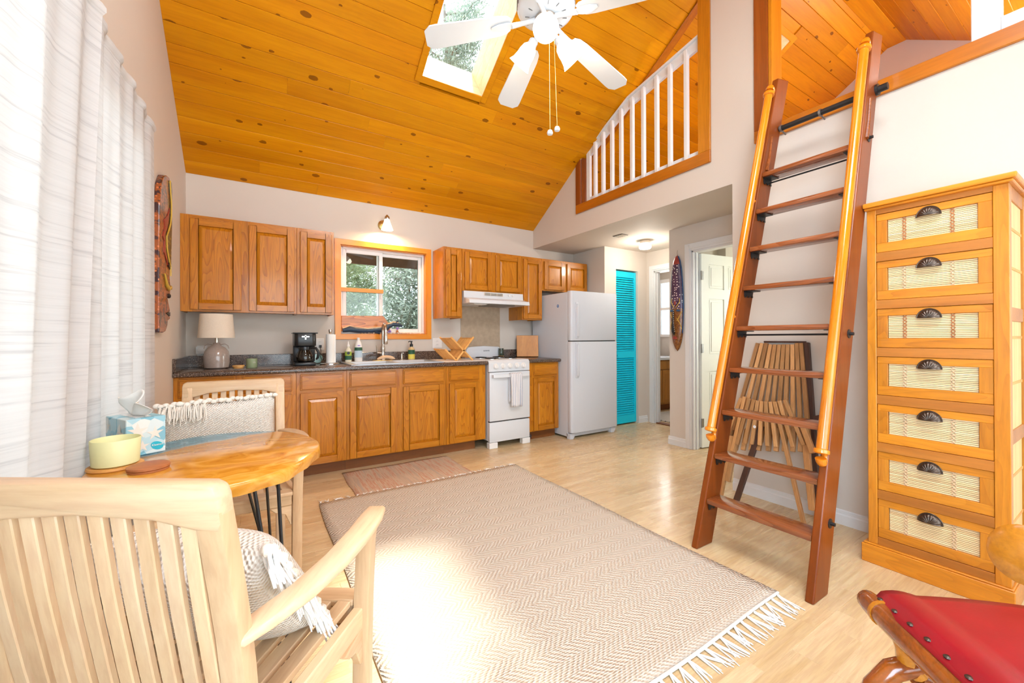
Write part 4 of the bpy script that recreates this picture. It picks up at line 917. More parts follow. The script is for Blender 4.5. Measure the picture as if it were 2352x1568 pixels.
# refrigerator
fx0, fx1 = 3.512, 4.240
r = thing('refrigerator', 'white top-freezer refrigerator beside the turquoise door', 'refrigerator', (3.876, -.43, 0))
wg = M['white_gloss']
part('cabinet', MB().box(fx0, fx1, -.755, -.06, .022, 1.68), wg, r, bevel=.006, seg=2)
def fdoor(nm, z0, z1):
    pr_ = [(fx0-.004, -.760), (fx0-.004, -.808), (fx0+.006, -.825), (fx0+.03, -.832), (fx1-.03, -.832), (fx1-.006, -.825), (fx1+.004, -.808), (fx1+.004, -.760)]
    return part(nm, MB().prism(pr_, 'z', z0, z1), wg, r, bevel=.006, seg=2, smooth=True)
d1 = fdoor('freezer_door', 1.122, 1.690); d2 = fdoor('lower_door', .075, 1.112)
part('door_gasket', MB().box(fx0+.01, fx1-.01, -.80, -.757, 1.110, 1.124), M['shadow_gap'], r)
for d_, z0, z1 in ((d1, 1.15, 1.56), (d2, .70, 1.10)):
    hp_ = MB().box(fx0+.055, fx0+.098, -.846, -.830, z0, z1).box(fx0+.060, fx0+.093, -.862, -.845, z0+.02, z1-.02)
    part('handle', hp_, wg, d_, bevel=.006, seg=2, smooth=True)
part('kick_plate', MB().box(fx0+.03, fx1-.03, -.775, -.757, .022, .07), wg, r, bevel=.004)
for x in (fx0+.0, fx1-.08): part('foot', MB().prism([(x, .0), (x+.05, .0), (x+.08, .05), (x+.08, .065), (x, .065)], 'y', -.80, -.74), wg, r, bevel=.002)
part('hinge_cap', MB().box(3.56, 3.68, -.40, -.12, 1.681, 1.690), M['black_plastic'], r, bevel=.002)
part('sticker', MB().lathe([(.018, 0), (.018, .001), (0, .001)], (fx0-.0002, -.585, 1.53), 24, (-1, 0, 0)), M['sticker_blue'], r)
part('sticker_mark', MB().box(fx0-.0016, fx0-.0011, -.593, -.577, 1.526, 1.536), M['mask_cream'], r)
# sconce
r = thing('wall_sconce', 'lit wall sconce with bell glass above the kitchen window', 'sconce', (1.64, -.001, 2.34))
part('backplate', MB().lathe([(.055, 0), (.053, .010), (.03, .022), (0, .024)], (1.635, -.001, 2.345), 24, (0, -1, 0)), M['brass'], r, smooth=True)
part('arm', MB().tube([(1.637, -.02, 2.35), (1.64, -.06, 2.375), (1.642, -.10, 2.40), (1.643, -.125, 2.395)], .008, 10), M['nickel'], r, smooth=True)
part('finial', MB().lathe([(0, .030), (.010, .026), (.012, .018), (.024, .008), (.028, -.012), (.026, -.02), (0, -.02)], (1.643, -.125, 2.400), 18), M['nickel'], r, smooth=True)
part('glass_shade', MB().lathe([(.024, 0), (.032, -.03), (.046, -.07), (.060, -.11), (.058, -.11), (.044, -.07), (.030, -.03), (.022, 0)], (1.643, -.125, 2.384), 28, closed=True), M['lamp_glass_warm'], r, smooth=True)
light('sconce_lamp', 'POINT', (1.643, -.125, 2.31), 32, (1, .68, .38), radius=.035)
# window sill ornaments
r = thing('driftwood_plank', 'polished driftwood plank standing in the kitchen window', 'driftwood', (1.47, .03, 1.203))
part('plank', MB().prism([(1.224, 1.23), (1.70, 1.235), (1.74, 1.30), (1.69, 1.325), (1.655, 1.37), (1.64, 1.392), (1.224, 1.385)], 'y', .018, .036), M['driftwood'], r, bevel=.004, seg=2)
dp = [(1.235, .012, 1.235), (1.30, .012, 1.252), (1.38, .012, 1.24), (1.48, .012, 1.236), (1.58, .012, 1.245), (1.655, .012, 1.25), (1.69, .006, 1.285), (1.74, .0, 1.305), (1.79, -.004, 1.300), (1.835, -.004, 1.288)]
part('stone_body', MB().tube(dp, [.02, .032, .030, .026, .030, .034, .026, .022, .020, .012], 12), M['blue_stone'], r, smooth=True)
part('horn', MB().tube([(1.755, -.002, 1.31), (1.785, -.002, 1.335), (1.80, -.002, 1.345)], [.012, .009, .004], 8), M['blue_stone'], r, smooth=True)
part('hind_leg', MB().tube([(1.53, .004, 1.24), (1.56, .0, 1.225), (1.60, -.002, 1.207)], [.018, .015, .010], 8), M['blue_stone'], r, smooth=True)
part('mane', MB().tube([(a, b-.002, c+.022) for a, b, c in dp[:9]], [.010, .013, .011, .010, .012, .013, .011, .009, .006], 8), M['sponge'], r, smooth=True)
rs = random.Random(5); shell = MB().ball((0, 0, 0), .014, 1, .8, .62, 8).mesh('seashell', M['shell'], smooth=True)
for i in range(40):
    x = 1.42+.66*i/39+rs.uniform(-.006, .006)
    o = inst('seashell', shell, None, (x, rs.uniform(.004, .03), 1.2105), (rs.uniform(-.3, .3), rs.uniform(-.3, .3), rs.uniform(0, 6)), tuple([rs.uniform(.6, 1.15)]*3))
    tag(o, 'tiny beige shell in the row along the kitchen window sill', 'shell', 'shells on the window sill')
r = thing('flower_vase', 'tiny wooden vase with a purple flower on the window sill', 'vase', (1.795, .04, 1.2025))
part('vase_body', MB().lathe([(.012, 0), (.016, .01), (.014, .025), (.008, .036), (.010, .042), (0, .042)], (1.795, .042, 1.2025), 14), M['coaster'], r, smooth=True)
part('flower', MB().ball((1.797, .042, 1.262), .017, 1, .8, .8, 8), M['leaf_purple'], r, smooth=True)
solo('amethyst_cluster', MB().ball((1.70, .046, 1.2165), .014, 1, .8, 1, 6).ball((1.717, .046, 1.228), .016, .9, .8, 1, 6).ball((1.707, .046, 1.245), .012, 1, .8, 1, 6), M['leaf_purple'], 'small purple crystal cluster on the sill beside the wooden vase', 'crystal', (1.708, .046, 1.2025))
# ------------------------------------------------------------------ passage under the loft
r = thing('louvered_door', 'turquoise louvered closet door beside the refrigerator', 'door', (4.667, -.56, 0))
lx0, lx1, lyf, lyb = 4.462, 4.872, -.572, -.545; tl = M['teal']
for a, b in ((lx0, lx0+.035), (lx1-.035, lx1)): part('stile', MB().box(a, b, lyf, lyb, .018, 2.035), tl, r, bevel=.002)
for a, b in ((.018, .125), (.885, .975), (1.955, 2.035)): part('rail', MB().box(lx0+.035, lx1-.035, lyf, lyb, a, b), tl, r, bevel=.002)
slm = MB().obox((0, 0, 0), (1, 0, 0), (0, -.62, -.78), (0, -.78, .62), (lx1-lx0-.07)/2, .0135, .0033).mesh('louver_slat', tl, bevel=.001)
for za_, zb_, n_ in ((.125, .885, 26), (.975, 1.955, 33)):
    for q in range(n_): inst('louver_slat', slm, r, (4.667, (lyf+lyb)/2+.001, za_+(q+.5)*(zb_-za_)/n_))
part('knob', MB().lathe([(.010, 0), (.008, .008), (.012, .016), (0, .02)], (4.505, lyf, .925), 12, (0, -1, 0)), tl, r, smooth=True)
# bedroom door, swung into the room
A = Vector((.9917, -.1288, 0)); N_ = Vector((-.1288, -.9917, 0)); H0 = Vector((4.405, -1.828, 0))
def dp_(u, n, z_): return H0+A*u+N_*n+Vector((0, 0, z_))
def dbox(mb, u0, u1, n0, n1, z0, z1): mb.obox(dp_((u0+u1)/2, (n0+n1)/2, (z0+z1)/2), A, N_, (0, 0, 1), (u1-u0)/2, (n1-n0)/2, (z1-z0)/2); return mb
r = thing('panel_door', 'white six-panel bedroom door standing open beside the long mask', 'door', (4.78, -1.88, 0)); dwm = M['door_white']
part('leaf', dbox(MB(), .006, .75, -.03, -.004, .012, 2.025), dwm, r)
fb_ = MB()
for u0, u1 in ((.006, .115), (.345, .41), (.64, .75)): dbox(fb_, u0, u1, -.004, .004, .012, 2.025)
for z0, z1 in ((.012, .22), (.80, .97), (1.56, 1.66), (1.92, 2.025)):
    for u0, u1 in ((.115, .345), (.41, .64)): dbox(fb_, u0, u1, -.004, .004, z0, z1)
part('face_frame', fb_, dwm, r)
for u0, u1 in ((.115, .345), (.41, .64)):
    for z0, z1 in ((.22, .80), (.97, 1.56), (1.66, 1.92)): part('panel', dbox(dbox(MB(), u0+.012, u1-.012, -.004, .0, z0+.012, z1-.012), u0+.035, u1-.035, 0, .004, z0+.035, z1-.035), dwm, r, bevel=.002)
for z_ in (1.798, 1.04, .268):
    h = part('hinge', dbox(MB(), .0, .034, .0, .006, z_-.045, z_+.045), M['grey_metal'], r, bevel=.001); part('hinge_pin', MB().tube([dp_(.0, .006, z_-.047), dp_(.0, .006, z_+.047)], .0065, 8), M['grey_metal'], h)
# long mask on the wall beside the bedroom door
mx, my = 4.309, -1.625
prof = [(0, 1.010), (.030, 1.045), (.052, 1.11), (.068, 1.20), (.076, 1.32), (.080, 1.46), (.078, 1.60), (.070, 1.75), (.058, 1.88), (.040, 1.97), (.022, 2.015), (0, 2.030)]
def msurf(y_, z_):
    w_ = 0
    for (a, b), (c, d_) in zip(prof, prof[1:]):
        if b <= z_ <= d_: w_ = a+(c-a)*(z_-b)/(d_-b)
    q = min(1, abs(y_-my)/max(w_, 1e-4)); return mx-.012-.034*math.sqrt(max(0, 1-q*q*.9))
r = thing('long_mask', 'long narrow painted wooden mask with purple dotted top on the passage wall', 'mask', (mx, my, 1.01))
def slice_(z0, z1, mt, nm):
    mb = MB(); n = 14; zs = [z0+(z1-z0)*i/n for i in range(n+1)]; k = 12
    def wd(z_):
        for (a, b), (c, d_) in zip(prof, prof[1:]):
            if b <= z_ <= d_: return a+(c-a)*(z_-b)/(d_-b)
        return 0
    vs_ = []
    for z_ in zs:
        w_ = max(wd(z_), .0008)
        for j in range(k+1):
            t = PI*j/k; vs_.append((mx-.008-.040*math.sin(t)*min(1, w_/.05), my-w_*math.cos(t), z_))
    f = [(i*(k+1)+j, i*(k+1)+j+1, (i+1)*(k+1)+j+1, (i+1)*(k+1)+j) for i in range(n) for j in range(k)]
    f += [tuple(range(k+1)), tuple(n*(k+1)+j for j in range(k, -1, -1))]+[(i*(k+1), (i+1)*(k+1), (i+1)*(k+1)+k, i*(k+1)+k) for i in range(n)]
    return part(nm, mb.add(vs_, f), mt, r, smooth=True)
slice_(1.01, 1.46, M['mask_gold'], 'chin'); slice_(1.46, 1.93, M['mask_purple'], 'forehead'); slice_(1.93, 2.03, M['mask_red'], 'crown')
xf = mx-.051
part('nose', MB().tube([(xf+.002, my+.018, 1.45), (xf-.016, my+.012, 1.34), (xf-.022, my+.008, 1.22), (xf-.006, my+.006, 1.185)], [.006, .010, .014, .008], 10), M['mask_black'], r, smooth=True)
for i in range(11): part('nose_bead', MB().ball((xf-.014-.010*math.sin(PI*i/10), my+.017-.012*i/10-.012, 1.44-.022*i), .004, n=6), M['mask_cream'], r)
part('lips', MB().ball((xf-.004, my, 1.145), .016, .6, 1.9, .7, 12).ball((xf-.004, my, 1.160), .014, .6, 1.9, .6, 12), M['mask_red'], r, smooth=True)
for s in (-1, 1):
    e_ = part('eye', MB().ball((xf+.004, my+s*.037, 1.44), .022, .45, 1.2, .55, 12), M['mask_blue'], r, smooth=True)
    part('brow', MB().tube([(xf+.0, my+s*.008, 1.47), (xf+.004, my+s*.03, 1.50), (xf+.010, my+s*.05, 1.53), (xf+.012, my+s*.045, 1.57)], .004, 6), M['mask_line'], r, smooth=True)
    part('cheek_line', MB().tube([(xf+.004, my+s*.02, 1.36), (xf+.010, my+s*.055, 1.30), (xf+.02, my+s*.068, 1.24)], .0035, 6).tube([(xf+.004, my+s*.02, 1.33), (xf+.012, my+s*.055, 1.39), (xf+.02, my+s*.07, 1.43)], .0035, 6), M['mask_line'], r, smooth=True)
part('third_eye', MB().ball((xf+.001, my, 1.52), .016, .4, .8, 1.4, 10), M['mask_red'], r, smooth=True)
part('edge_band', MB().tube([(mx-.022, my-w_-.001, z_) for w_, z_ in prof[3:11]], .006, 6), M['mask_blue'], r)
part('hook', MB().tube([(mx-.002, my, 2.03), (mx-.012, my, 2.05), (mx-.003, my, 2.085)], .0025, 6), M['nickel'], r)
# passage ceiling light and vent
r = thing('ceiling_light', 'small round lit ceiling light in the passage', 'ceiling light', (4.45, -1.08, 2.32))
part('collar', MB().lathe([(.062, 0), (.062, -.035), (.05, -.038), (0, -.038)], (4.45, -1.08, 2.3205), 28), M['nickel'], r, smooth=True)
part('glass', MB().lathe([(.060, -.035), (.070, -.045), (.072, -.085), (.060, -.100), (0, -.103)], (4.45, -1.08, 2.3205), 28), M['lamp_glass'], r, smooth=True)
light('passage_lamp', 'POINT', (4.45, -1.08, 2.16), 12, (1, .90, .78), radius=.06)
r = thing('ceiling_vent', 'thin rectangular grey vent in the passage ceiling', 'vent', (4.02, -1.08, 2.315))
part('frame', MB().box(3.97, 4.07, -1.16, -1.02, 2.314, 2.3208), M['grey_metal'], r, bevel=.002)
for i in range(4): part('slat', MB().box(3.98, 4.06, -1.150+i*.032, -1.135+i*.032, 2.311, 2.3145), M['linen'], r)
# bathroom glimpsed through its door
r = thing('bath_vanity', 'wooden bathroom vanity with white top seen through the doorway', 'vanity', (5.9, .06, 0)); vw = M['vanity_wood']
part('body', MB().box(5.45, 6.35, -.19, .32, .10, .80), vw, r); part('toe_kick', MB().box(5.47, 6.33, -.13, .32, 0, .10), M['oak_toe'], r)
part('top', MB().box(5.43, 6.37, -.22, .325, .80, .845), M['white_gloss'], r, bevel=.008, seg=2); part('splash', MB().box(5.43, 6.37, .31, .326, .845, .94), M['white_gloss'], r, bevel=.003)
part('drawer_front', MB().box(5.48, 6.32, -.207, -.19, .655, .785), vw, r, bevel=.003)
for k in range(4):
    x = 5.48+k*.212
    d_ = part('door', MB().box(x, x+.20, -.207, -.19, .13, .64).box(x+.05, x+.15, -.212, -.2065, .18, .59), vw, r, bevel=.003)
    hx_ = x+.183 if k % 2 == 0 else x+.017
    part('handle', MB().tube([(hx_, -.207, .45), (hx_, -.228, .46), (hx_, -.228, .53), (hx_, -.207, .54)], .004, 6), M['black_iron'], d_, smooth=True)
r = thing('bath_mirror', 'orange wood framed mirror on the bathroom wall', 'mirror', (6.02, .325, 1.05))
part('frame', MB().box(5.62, 5.66, .30, .328, 1.02, 1.86).box(6.38, 6.42, .30, .328, 1.02, 1.86).box(5.66, 6.38, .30, .328, 1.02, 1.06).box(5.66, 6.38, .30, .328, 1.82, 1.86), M['win_trim_z'], r, bevel=.003)
part('glass', MB().box(5.66, 6.38, .318, .326, 1.06, 1.82), M['chrome'], r)
solo('bath_mat', MB().box(5.24, 5.95, -1.2, -.30, .001, .016), M['bath_rug'], 'grey and cream patterned mat on the bathroom floor', 'mat', (5.6, -.75, .001), bevel=.004)
struct('trim_threshold', MB().box(5.05, 5.15, -1.43, -.75, .0, .012), M['oak_toe'], bevel=.003)
# ------------------------------------------------------------------ loft railing
r = thing('loft_railing', 'white painted wooden railing across the loft opening', 'railing', (3.60, -1.65, 2.586)); wt = M['white_trim']
rx = 3.605
def rtop(y_): return 3.211+(-.986-y_)*.492 if y_ > -1.581 else 3.504+(-1.581-y_)*.172
def yx(px): # y on the railing plane for pixel column (from the camera fit)
    return px
part('bottom_board', MB().box(rx, rx+.028, -2.375, -.985, 2.60, 2.70), wt, r, bevel=.002)
part('top_rail', MB().prism([(-.985, rtop(-.985)-.085), (-1.581, rtop(-1.581)-.085), (-1.581, rtop(-1.581)), (-.985, rtop(-.985))], 'x', rx, rx+.028), wt, r, bevel=.002)
part('top_rail', MB().prism([(-1.581, rtop(-1.581)-.085), (-2.375, rtop(-2.375)-.085), (-2.375, rtop(-2.375)), (-1.581, rtop(-1.581))], 'x', rx, rx+.028), wt, r, bevel=.002)
part('cap', MB().prism([(-.985, rtop(-.985)), (-1.581, rtop(-1.581)), (-1.581, rtop(-1.581)+.02), (-.985, rtop(-.985)+.02)], 'x', rx-.018, rx+.045), wt, r, bevel=.002)
part('cap', MB().prism([(-1.581, rtop(-1.581)), (-2.375, rtop(-2.375)), (-2.375, rtop(-2.375)+.02), (-1.581, rtop(-1.581)+.02)], 'x', rx-.018, rx+.045), wt, r, bevel=.002)
part('end_board', MB().box(rx-.005, rx+.028, -1.04, -.985, 2.59, rtop(-.985)+.0), wt, r, bevel=.002)
part('end_board', MB().box(rx-.03, rx+.0, -2.385, -2.345, 2.61, rtop(-2.36)-.02), wt, r, bevel=.002)
for y_ in (-1.145, -1.262, -1.387, -1.51, -1.65, -1.785, -1.935, -2.075, -2.235):
    t_ = rtop(y_)-.035; s = .017
    part('baluster', MB().prism([(rx-.038, y_-s), (rx-.001, y_-s), (rx-.001, y_+s), (rx-.038, y_+s)], 'z', 2.625, t_), wt, r, bevel=.004)
# ------------------------------------------------------------------ ladder
r = thing('loft_ladder', 'reddish wooden library ladder leaning against the loft edge', 'ladder', (2.62, -3.28, 0))
KS = .29
def fx(z_): return 2.535+KS*z_
def yl(z_): return -3.008-.014*z_
def yr(z_): return -3.518+.010*z_
ZT = 2.83; dpt = .143; th = .036
for nm, yf_, sg in (('left', yl, 1), ('right', yr, -1)):
    vs_ = []
    for z_, rr in ((0, 0), (ZT, 0)):
        for dx_, dy in ((0, 0), (0, sg*th), (dpt, sg*th), (dpt, 0)):
            zz_ = z_+(.0 if z_ == 0 else (-.0 if dx_ == 0 else .03))
            vs_.append((fx(z_)+dx_+(.0 if z_ == 0 else .009), yf_(z_)+dy, zz_))
    part('side_rail', MB().add(vs_, [(0, 1, 2, 3), (7, 6, 5, 4), (0, 4, 5, 1), (1, 5, 6, 2), (2, 6, 7, 3), (3, 7, 4, 0)]), M['ladder_red'], r, bevel=.006, seg=2)
    yy = lambda z_: yf_(z_)+sg*th*.5
    hp_ = [(fx(z_)-.036, yy(z_), z_) for z_ in (.64, 1.0, 1.4, 1.8, 2.2, 2.6, 2.70)]
    h = part('handrail', MB().tube(hp_, .0225, 16), M['ladder_honey'], r, smooth=True)
    for z_ in (1.28, 2.0): part('standoff', MB().tube([(fx(z_)-.03, yy(z_), z_), (fx(z_)+.01, yy(z_)-sg*.0, z_-.005)], .011, 10), M['ladder_honey'], h, smooth=True)
    for z_, s in ((.635, -1), (2.705, 1)):
        x_ = fx(z_)-.036
        part('ferrule', MB().lathe([(.024, -.012), (.031, -.008), (.032, .0), (.031, .008), (.024, .012)], (x_, yy(z_), z_), 18, (KS, 0, 1)), M['ladder_honey'], h, smooth=True)
        ht = [(x_+KS*s*.03, yy(z_), z_+s*.03)]+[(x_+KS*s*.03+.022*(1-math.cos(t)), yy(z_), z_+s*(.03+.024*math.sin(t))) for t in (.5, 1., 1.5, 2., 2.5, 3., 3.5, 4.2)]
        part('hook_end', MB().tube(ht, [.022, .021, .020, .018, .016, .015, .014, .012, .009], 12), M['ladder_honey'], h, smooth=True)
    for z_ in (.31, 1.17, 2.21):
        yo = yf_(z_)+sg*th
        bo = part('rod_nut', MB().lathe([(.022, 0), (.022, .003), (.008, .004), (.008, .02), (0, .022)], (fx(z_)+.085, yo, z_), 12, (0, sg, 0)), M['black_iron'], r, smooth=True)
    part('slot', MB().tube([(fx(2.42)+.055, yf_(2.42)-sg*.0005 if sg > 0 else yf_(2.42)+sg*(th+.0005)*1, 2.43), (fx(2.30)+.062, yf_(2.3)-sg*.0005 if sg > 0 else yf_(2.3)+sg*(th+.0005), 2.30), (fx(2.20)+.055, yf_(2.2)-sg*.0005 if sg > 0 else yf_(2.2)+sg*(th+.0005), 2.20)], [.006, .008, .012], 8), M['ladder_tread'], r, smooth=True)
for k in range(9):
    z_ = .262+.2395*k; x0 = fx(z_)+.004
    t = part('tread', MB().box(x0, x0+.125, yr(z_)+.0005, yl(z_)-.0005, z_-.028, z_), M['ladder_tread'], r, bevel=.006, seg=2, smooth=True)
    for yy_, s in ((yl(z_), -1), (yr(z_), 1)):
        b_ = MB().box(x0+.018, x0+.108, min(yy_, yy_+s*.05), max(yy_, yy_+s*.05), z_-.0325, z_-.0285).box(x0+.018, x0+.108, min(yy_+s*.001, yy_+s*.005), max(yy_+s*.001, yy_+s*.005), z_-.058, z_-.028)
        for q in (.022, .058, .094): b_.box(x0+q, x0+q+.016, min(yy_+s*.001, yy_+s*.005), max(yy_+s*.001, yy_+s*.005), z_-.066, z_-.056)
        part('bracket', b_, M['black_iron'], t)
for k in (0, 4, 8):
    z_ = .262+.2395*k-.052
    part('tie_rod', MB().tube([(fx(z_)+.10, yl(z_), z_), (fx(z_)+.10, yr(z_), z_)], .005, 8), M['black_iron'], r, smooth=True)
bz = 2.505; bx = 3.385
part('hook_bar', MB().tube([(bx, yl(bz)+.01, bz), (bx, yr(bz)-.075, bz)], .0165, 14), M['black_iron'], r, smooth=True)
part('bar_cap', MB().lathe([(.03, 0), (.03, .012), (.019, .014), (.019, .05), (0, .052)], (bx, yr(bz)-.036, bz), 16, (0, -1, 0)), M['black_iron'], r, smooth=True)
for y_ in (-3.055, -3.27):
    part('bar_clip', MB().lathe([(.017, -.006), (.022, -.006), (.022, .006), (.017, .006)], (bx, y_, bz), 16, (0, 1, 0), closed=True).tube([(bx+.015, y_, bz-.015), (bx+.03, y_-.004, bz-.022), (bx+.045, y_-.006, bz-.03)], .005, 8), M['grey_metal'], r, smooth=True)
# ------------------------------------------------------------------ folded stick chair behind the ladder
BACK = [((3.544, -2.825, 1.112), (3.425, -2.684, 0.392)), ((3.544, -2.854, 1.112), (3.427, -2.74, 0.404)), ((3.544, -2.883, 1.112), (3.429, -2.794, 0.415)), ((3.542, -2.912, 1.104), (3.43, -2.846, 0.426)), ((3.542, -2.94, 1.104), (3.432, -2.897, 0.437)), ((3.542, -2.968, 1.104), (3.434, -2.947, 0.447)), ((3.542, -2.995, 1.105), (3.436, -2.995, 0.457)), ((3.542, -3.021, 1.105), (3.437, -3.041, 0.467)), ((3.542, -3.048, 1.105), (3.439, -3.092, 0.478)), ((3.544, -3.073, 1.114), (3.44, -3.136, 0.487)), ((3.544, -3.098, 1.114), (3.442, -3.178, 0.496))]
FRONT = [((3.369, -2.8, 0.731), (3.341, -2.706, 0.439)), ((3.37, -2.823, 0.743), (3.334, -2.754, 0.358)), ((3.369, -2.856, 0.735), (3.339, -2.785, 0.41)), ((3.369, -2.885, 0.73), (3.34, -2.838, 0.428)), ((3.369, -2.911, 0.727), (3.341, -2.884, 0.432)), ((3.369, -2.936, 0.727), (3.341, -2.934, 0.437)), ((3.369, -2.963, 0.728), (3.342, -2.983, 0.442)), ((3.369, -2.99, 0.731), (3.342, -3.035, 0.448)), ((3.369, -3.016, 0.735), (3.30, -3.212, 0.0)), ((3.37, -3.044, 0.744), (3.344, -3.132, 0.47)), ((3.371, -3.075, 0.754), (3.347, -3.191, 0.493))]
LEGS = [((3.354, -2.737, 0.459), (3.280, -2.690, 0.002)), ((3.372, -2.93, 0.56), (3.300, -2.79, 0.002)), ((3.364, -3.191, 0.523), (3.3, -3.251, 0.126)), ((3.350, -2.77, 0.436), (3.303, -2.739, 0.146))]
r = thing('folded_stick_chair', 'folded wooden stick chair leaning on the wall behind the ladder', 'chair', (3.42, -2.96, 0))
for a, b in BACK: part('back_slat', MB().bar(a, b, .0235, .022, (0, 1, 0)), M['stick'], r, bevel=.002)
for a, b in FRONT: part('seat_slat', MB().bar(a, b, .0225, .022, (0, 1, 0)), M['stick'], r, bevel=.002)
for i, (a, b) in enumerate(LEGS): part('leg', MB().bar(a, b, .034, .024, (0, 1, 0)), M['stick_dark'] if i == 1 else M['stick'], r, bevel=.002)
for i in range(10):
    a, b = BACK[i][1], BACK[i+1][1]
    y_ = (a[1]+b[1])/2; z_ = a[2]+.10
    part('spacer_slat', MB().bar((3.40, y_, z_), (3.35, y_+(.0 if i < 5 else -.012), z_-.14), .026, .022, (0, 1, 0)), M['stick'], r, bevel=.002)
part('side_bar', MB().bar((3.548, -3.128, 1.118), (3.44, -3.235, .002), .026, .034, (0, 1, 0)), M['stick_dark'], r, bevel=.002)
part('side_bar', MB().bar((3.556, -2.86, 1.122), (3.556, -3.12, 1.122), .012, .016, (0, 0, 1)), M['stick_dark'], r, bevel=.002)
part('arm_block', MB().bar((3.36, -3.175, .62), (3.33, -3.245, .46), .03, .03, (0, 1, 0)), M['stick'], r, bevel=.003)
part('arm_block', MB().bar((3.50, -3.20, .66), (3.48, -3.255, .52), .05, .03, (0, 1, 0)), M['stick_dark'], r, bevel=.003)
part('sticker', MB().lathe([(.010, 0), (.010, .001), (0, .001)], (3.3345, -2.905, .555), 14, (-1, 0, 0)), M['plastic_white'], r)
# ------------------------------------------------------------------ chest of drawers
r = thing('drawer_chest', 'tall honey wood chest with seven bamboo-front drawers', 'chest of drawers', (3.36, -3.776, 0))
cz_, cy_, cr_ = M['chest_z'], M['chest_y'], M['chest_rail']; XF = 3.182; Y0, Y1 = -3.546, -4.016
for ya, yb in ((Y0, -3.582), (-3.970, Y1)):
    part('corner_post', MB().box(XF, XF+.045, min(ya, yb), max(ya, yb), .10, 1.80), cz_, r, bevel=.002)
    part('corner_post', MB().box(3.515, 3.56, min(ya, yb), max(ya, yb), .10, 1.80), cz_, r, bevel=.002)
part('back_panel', MB().box(3.545, 3.558, -3.97, -3.582, .10, 1.80), cr_, r)
pl = MB().prism([(3.166, -3.522), (3.56, -3.522), (3.56, -4.027), (3.166, -4.027)], 'z', 0, .092).box(3.172, 3.558, -4.022, -3.528, .092, .10)
part('plinth', pl, cy_, r, bevel=.003)
part('top', MB().box(3.150, 3.565, -4.040, -3.538, 1.812, 1.836).box(3.160, 3.562, -4.030, -3.540, 1.80, 1.812), cy_, r, bevel=.005, seg=2)
DZ = [(1.775-.2404*k-.193, 1.775-.2404*k) for k in range(7)]
part('rail', MB().box(XF+.002, XF+.03, -3.970, -3.582, 1.777, 1.80), cr_, r)
for k in range(7):
    z1 = DZ[k][0]-.0015; z0 = DZ[k+1][1]+.0015 if k < 6 else .10
    part('rail', MB().box(XF+.002, XF+.03, -3.970, -3.582, z0, z1), cr_, r, bevel=.001)
# side panels: bamboo strips in a frame
for s, yo in ((1, Y0), (-1, Y1)):
    y_ = yo-s*.012
    part('side_panel', MB().box(XF+.045, 3.515, min(y_, y_-s*.008), max(y_, y_-s*.008), .10, 1.80), M['shadow_gap'], r)
    for za_, zb_ in ((.10, .16), (1.74, 1.80), (1.22, 1.28), (.69, .75)): part('side_rail', MB().box(XF+.045, 3.515, min(yo-s*.002, yo-s*.02), max(yo-s*.002, yo-s*.02), za_, zb_), cr_, r, bevel=.002)
    sm_ = MB().box(-.0042, .0042, -.002, .002, 0, 1.58).mesh('side_strip', M['bamboo_v'])
    for q in range(30): inst('side_strip', sm_, r, (XF+.053+q*.0091, y_+s*.002, .16))
    for z_ in (.35, .55, .95, 1.15, 1.45, 1.62): part('binding', MB().box(XF+.046, 3.514, min(y_+s*.004, y_+s*.006), max(y_+s*.004, y_+s*.006), z_-.006, z_+.006), M['rack_wood'], r)
slat = MB().lathe([(.0036, -.1495), (.0036, .1495)], (0, 0, 0), 6, (0, 1, 0), sx=.6).mesh('bamboo_slat', M['bamboo'])
YS0, YS1 = -3.624, -3.927; YC = (YS0+YS1)/2
ribs = []
for k in range(7):
    z0, z1 = DZ[k]
    d_ = thing_part = part('drawer', MB().box(XF+.006, XF+.022, -3.9685, -3.584, z0, z0+.046).box(XF+.006, XF+.022, -3.9685, -3.584, z1-.034, z1), cy_, r, bevel=.0015)
    part('stile', MB().box(XF+.006, XF+.022, YS0, -3.584, z0+.046, z1-.034), cz_, d_, bevel=.001); part('stile', MB().box(XF+.006, XF+.022, -3.9685, YS1, z0+.046, z1-.034), cz_, d_, bevel=.001)
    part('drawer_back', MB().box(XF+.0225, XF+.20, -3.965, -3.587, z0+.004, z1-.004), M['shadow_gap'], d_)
    h = z1-.034-(z0+.046); n = 14
    for q in range(n): inst('bamboo_slat', slat, d_, (XF+.017, YC, z0+.046+(q+.5)*h/n))
    for yb in (YS0-.063, YS0-.225):
        st = MB()
        for q in range(7):
            a, b = z0+.046+q*h/7+.001, z0+.046+(q+1)*h/7-.001
            st.tube([(XF+.0135, yb-.007, a), (XF+.0125, yb+.007, b)], .0016, 5).tube([(XF+.0135, yb+.007, a), (XF+.0125, yb-.007, b)], .0016, 5)
        part('stitching', st, M['coaster'] if k in (0, 2) else M['sponge'], d_)
    # ribbed shell pull
    hy = -3.7725; hz = z1-.046
    def cup(u, v):
        a_ = PI*u; e = PI/2*v; rib = 1+.06*math.cos(a_*18)*math.sin(2*e)
        return (XF+.006-.022*math.sin(e)*rib, hy+.040*math.cos(e)**.8*math.cos(a_), hz-.006+.042*math.cos(e)**.8*math.sin(a_))
    hp_ = part('cup_pull', MB().grid(cup, 72, 8), M['dark_bronze'], d_, smooth=True, ang=80)
    sm = hp_.modifiers.new('thick', 'SOLIDIFY'); sm.thickness = .002; sm.offset = 0
    part('pull_rim', MB().tube([(XF+.004, hy+.0415*math.cos(PI*i/14), hz-.006+.0435*math.sin(PI*i/14)) for i in range(15)], .003, 6), M['dark_bronze'], hp_, smooth=True)
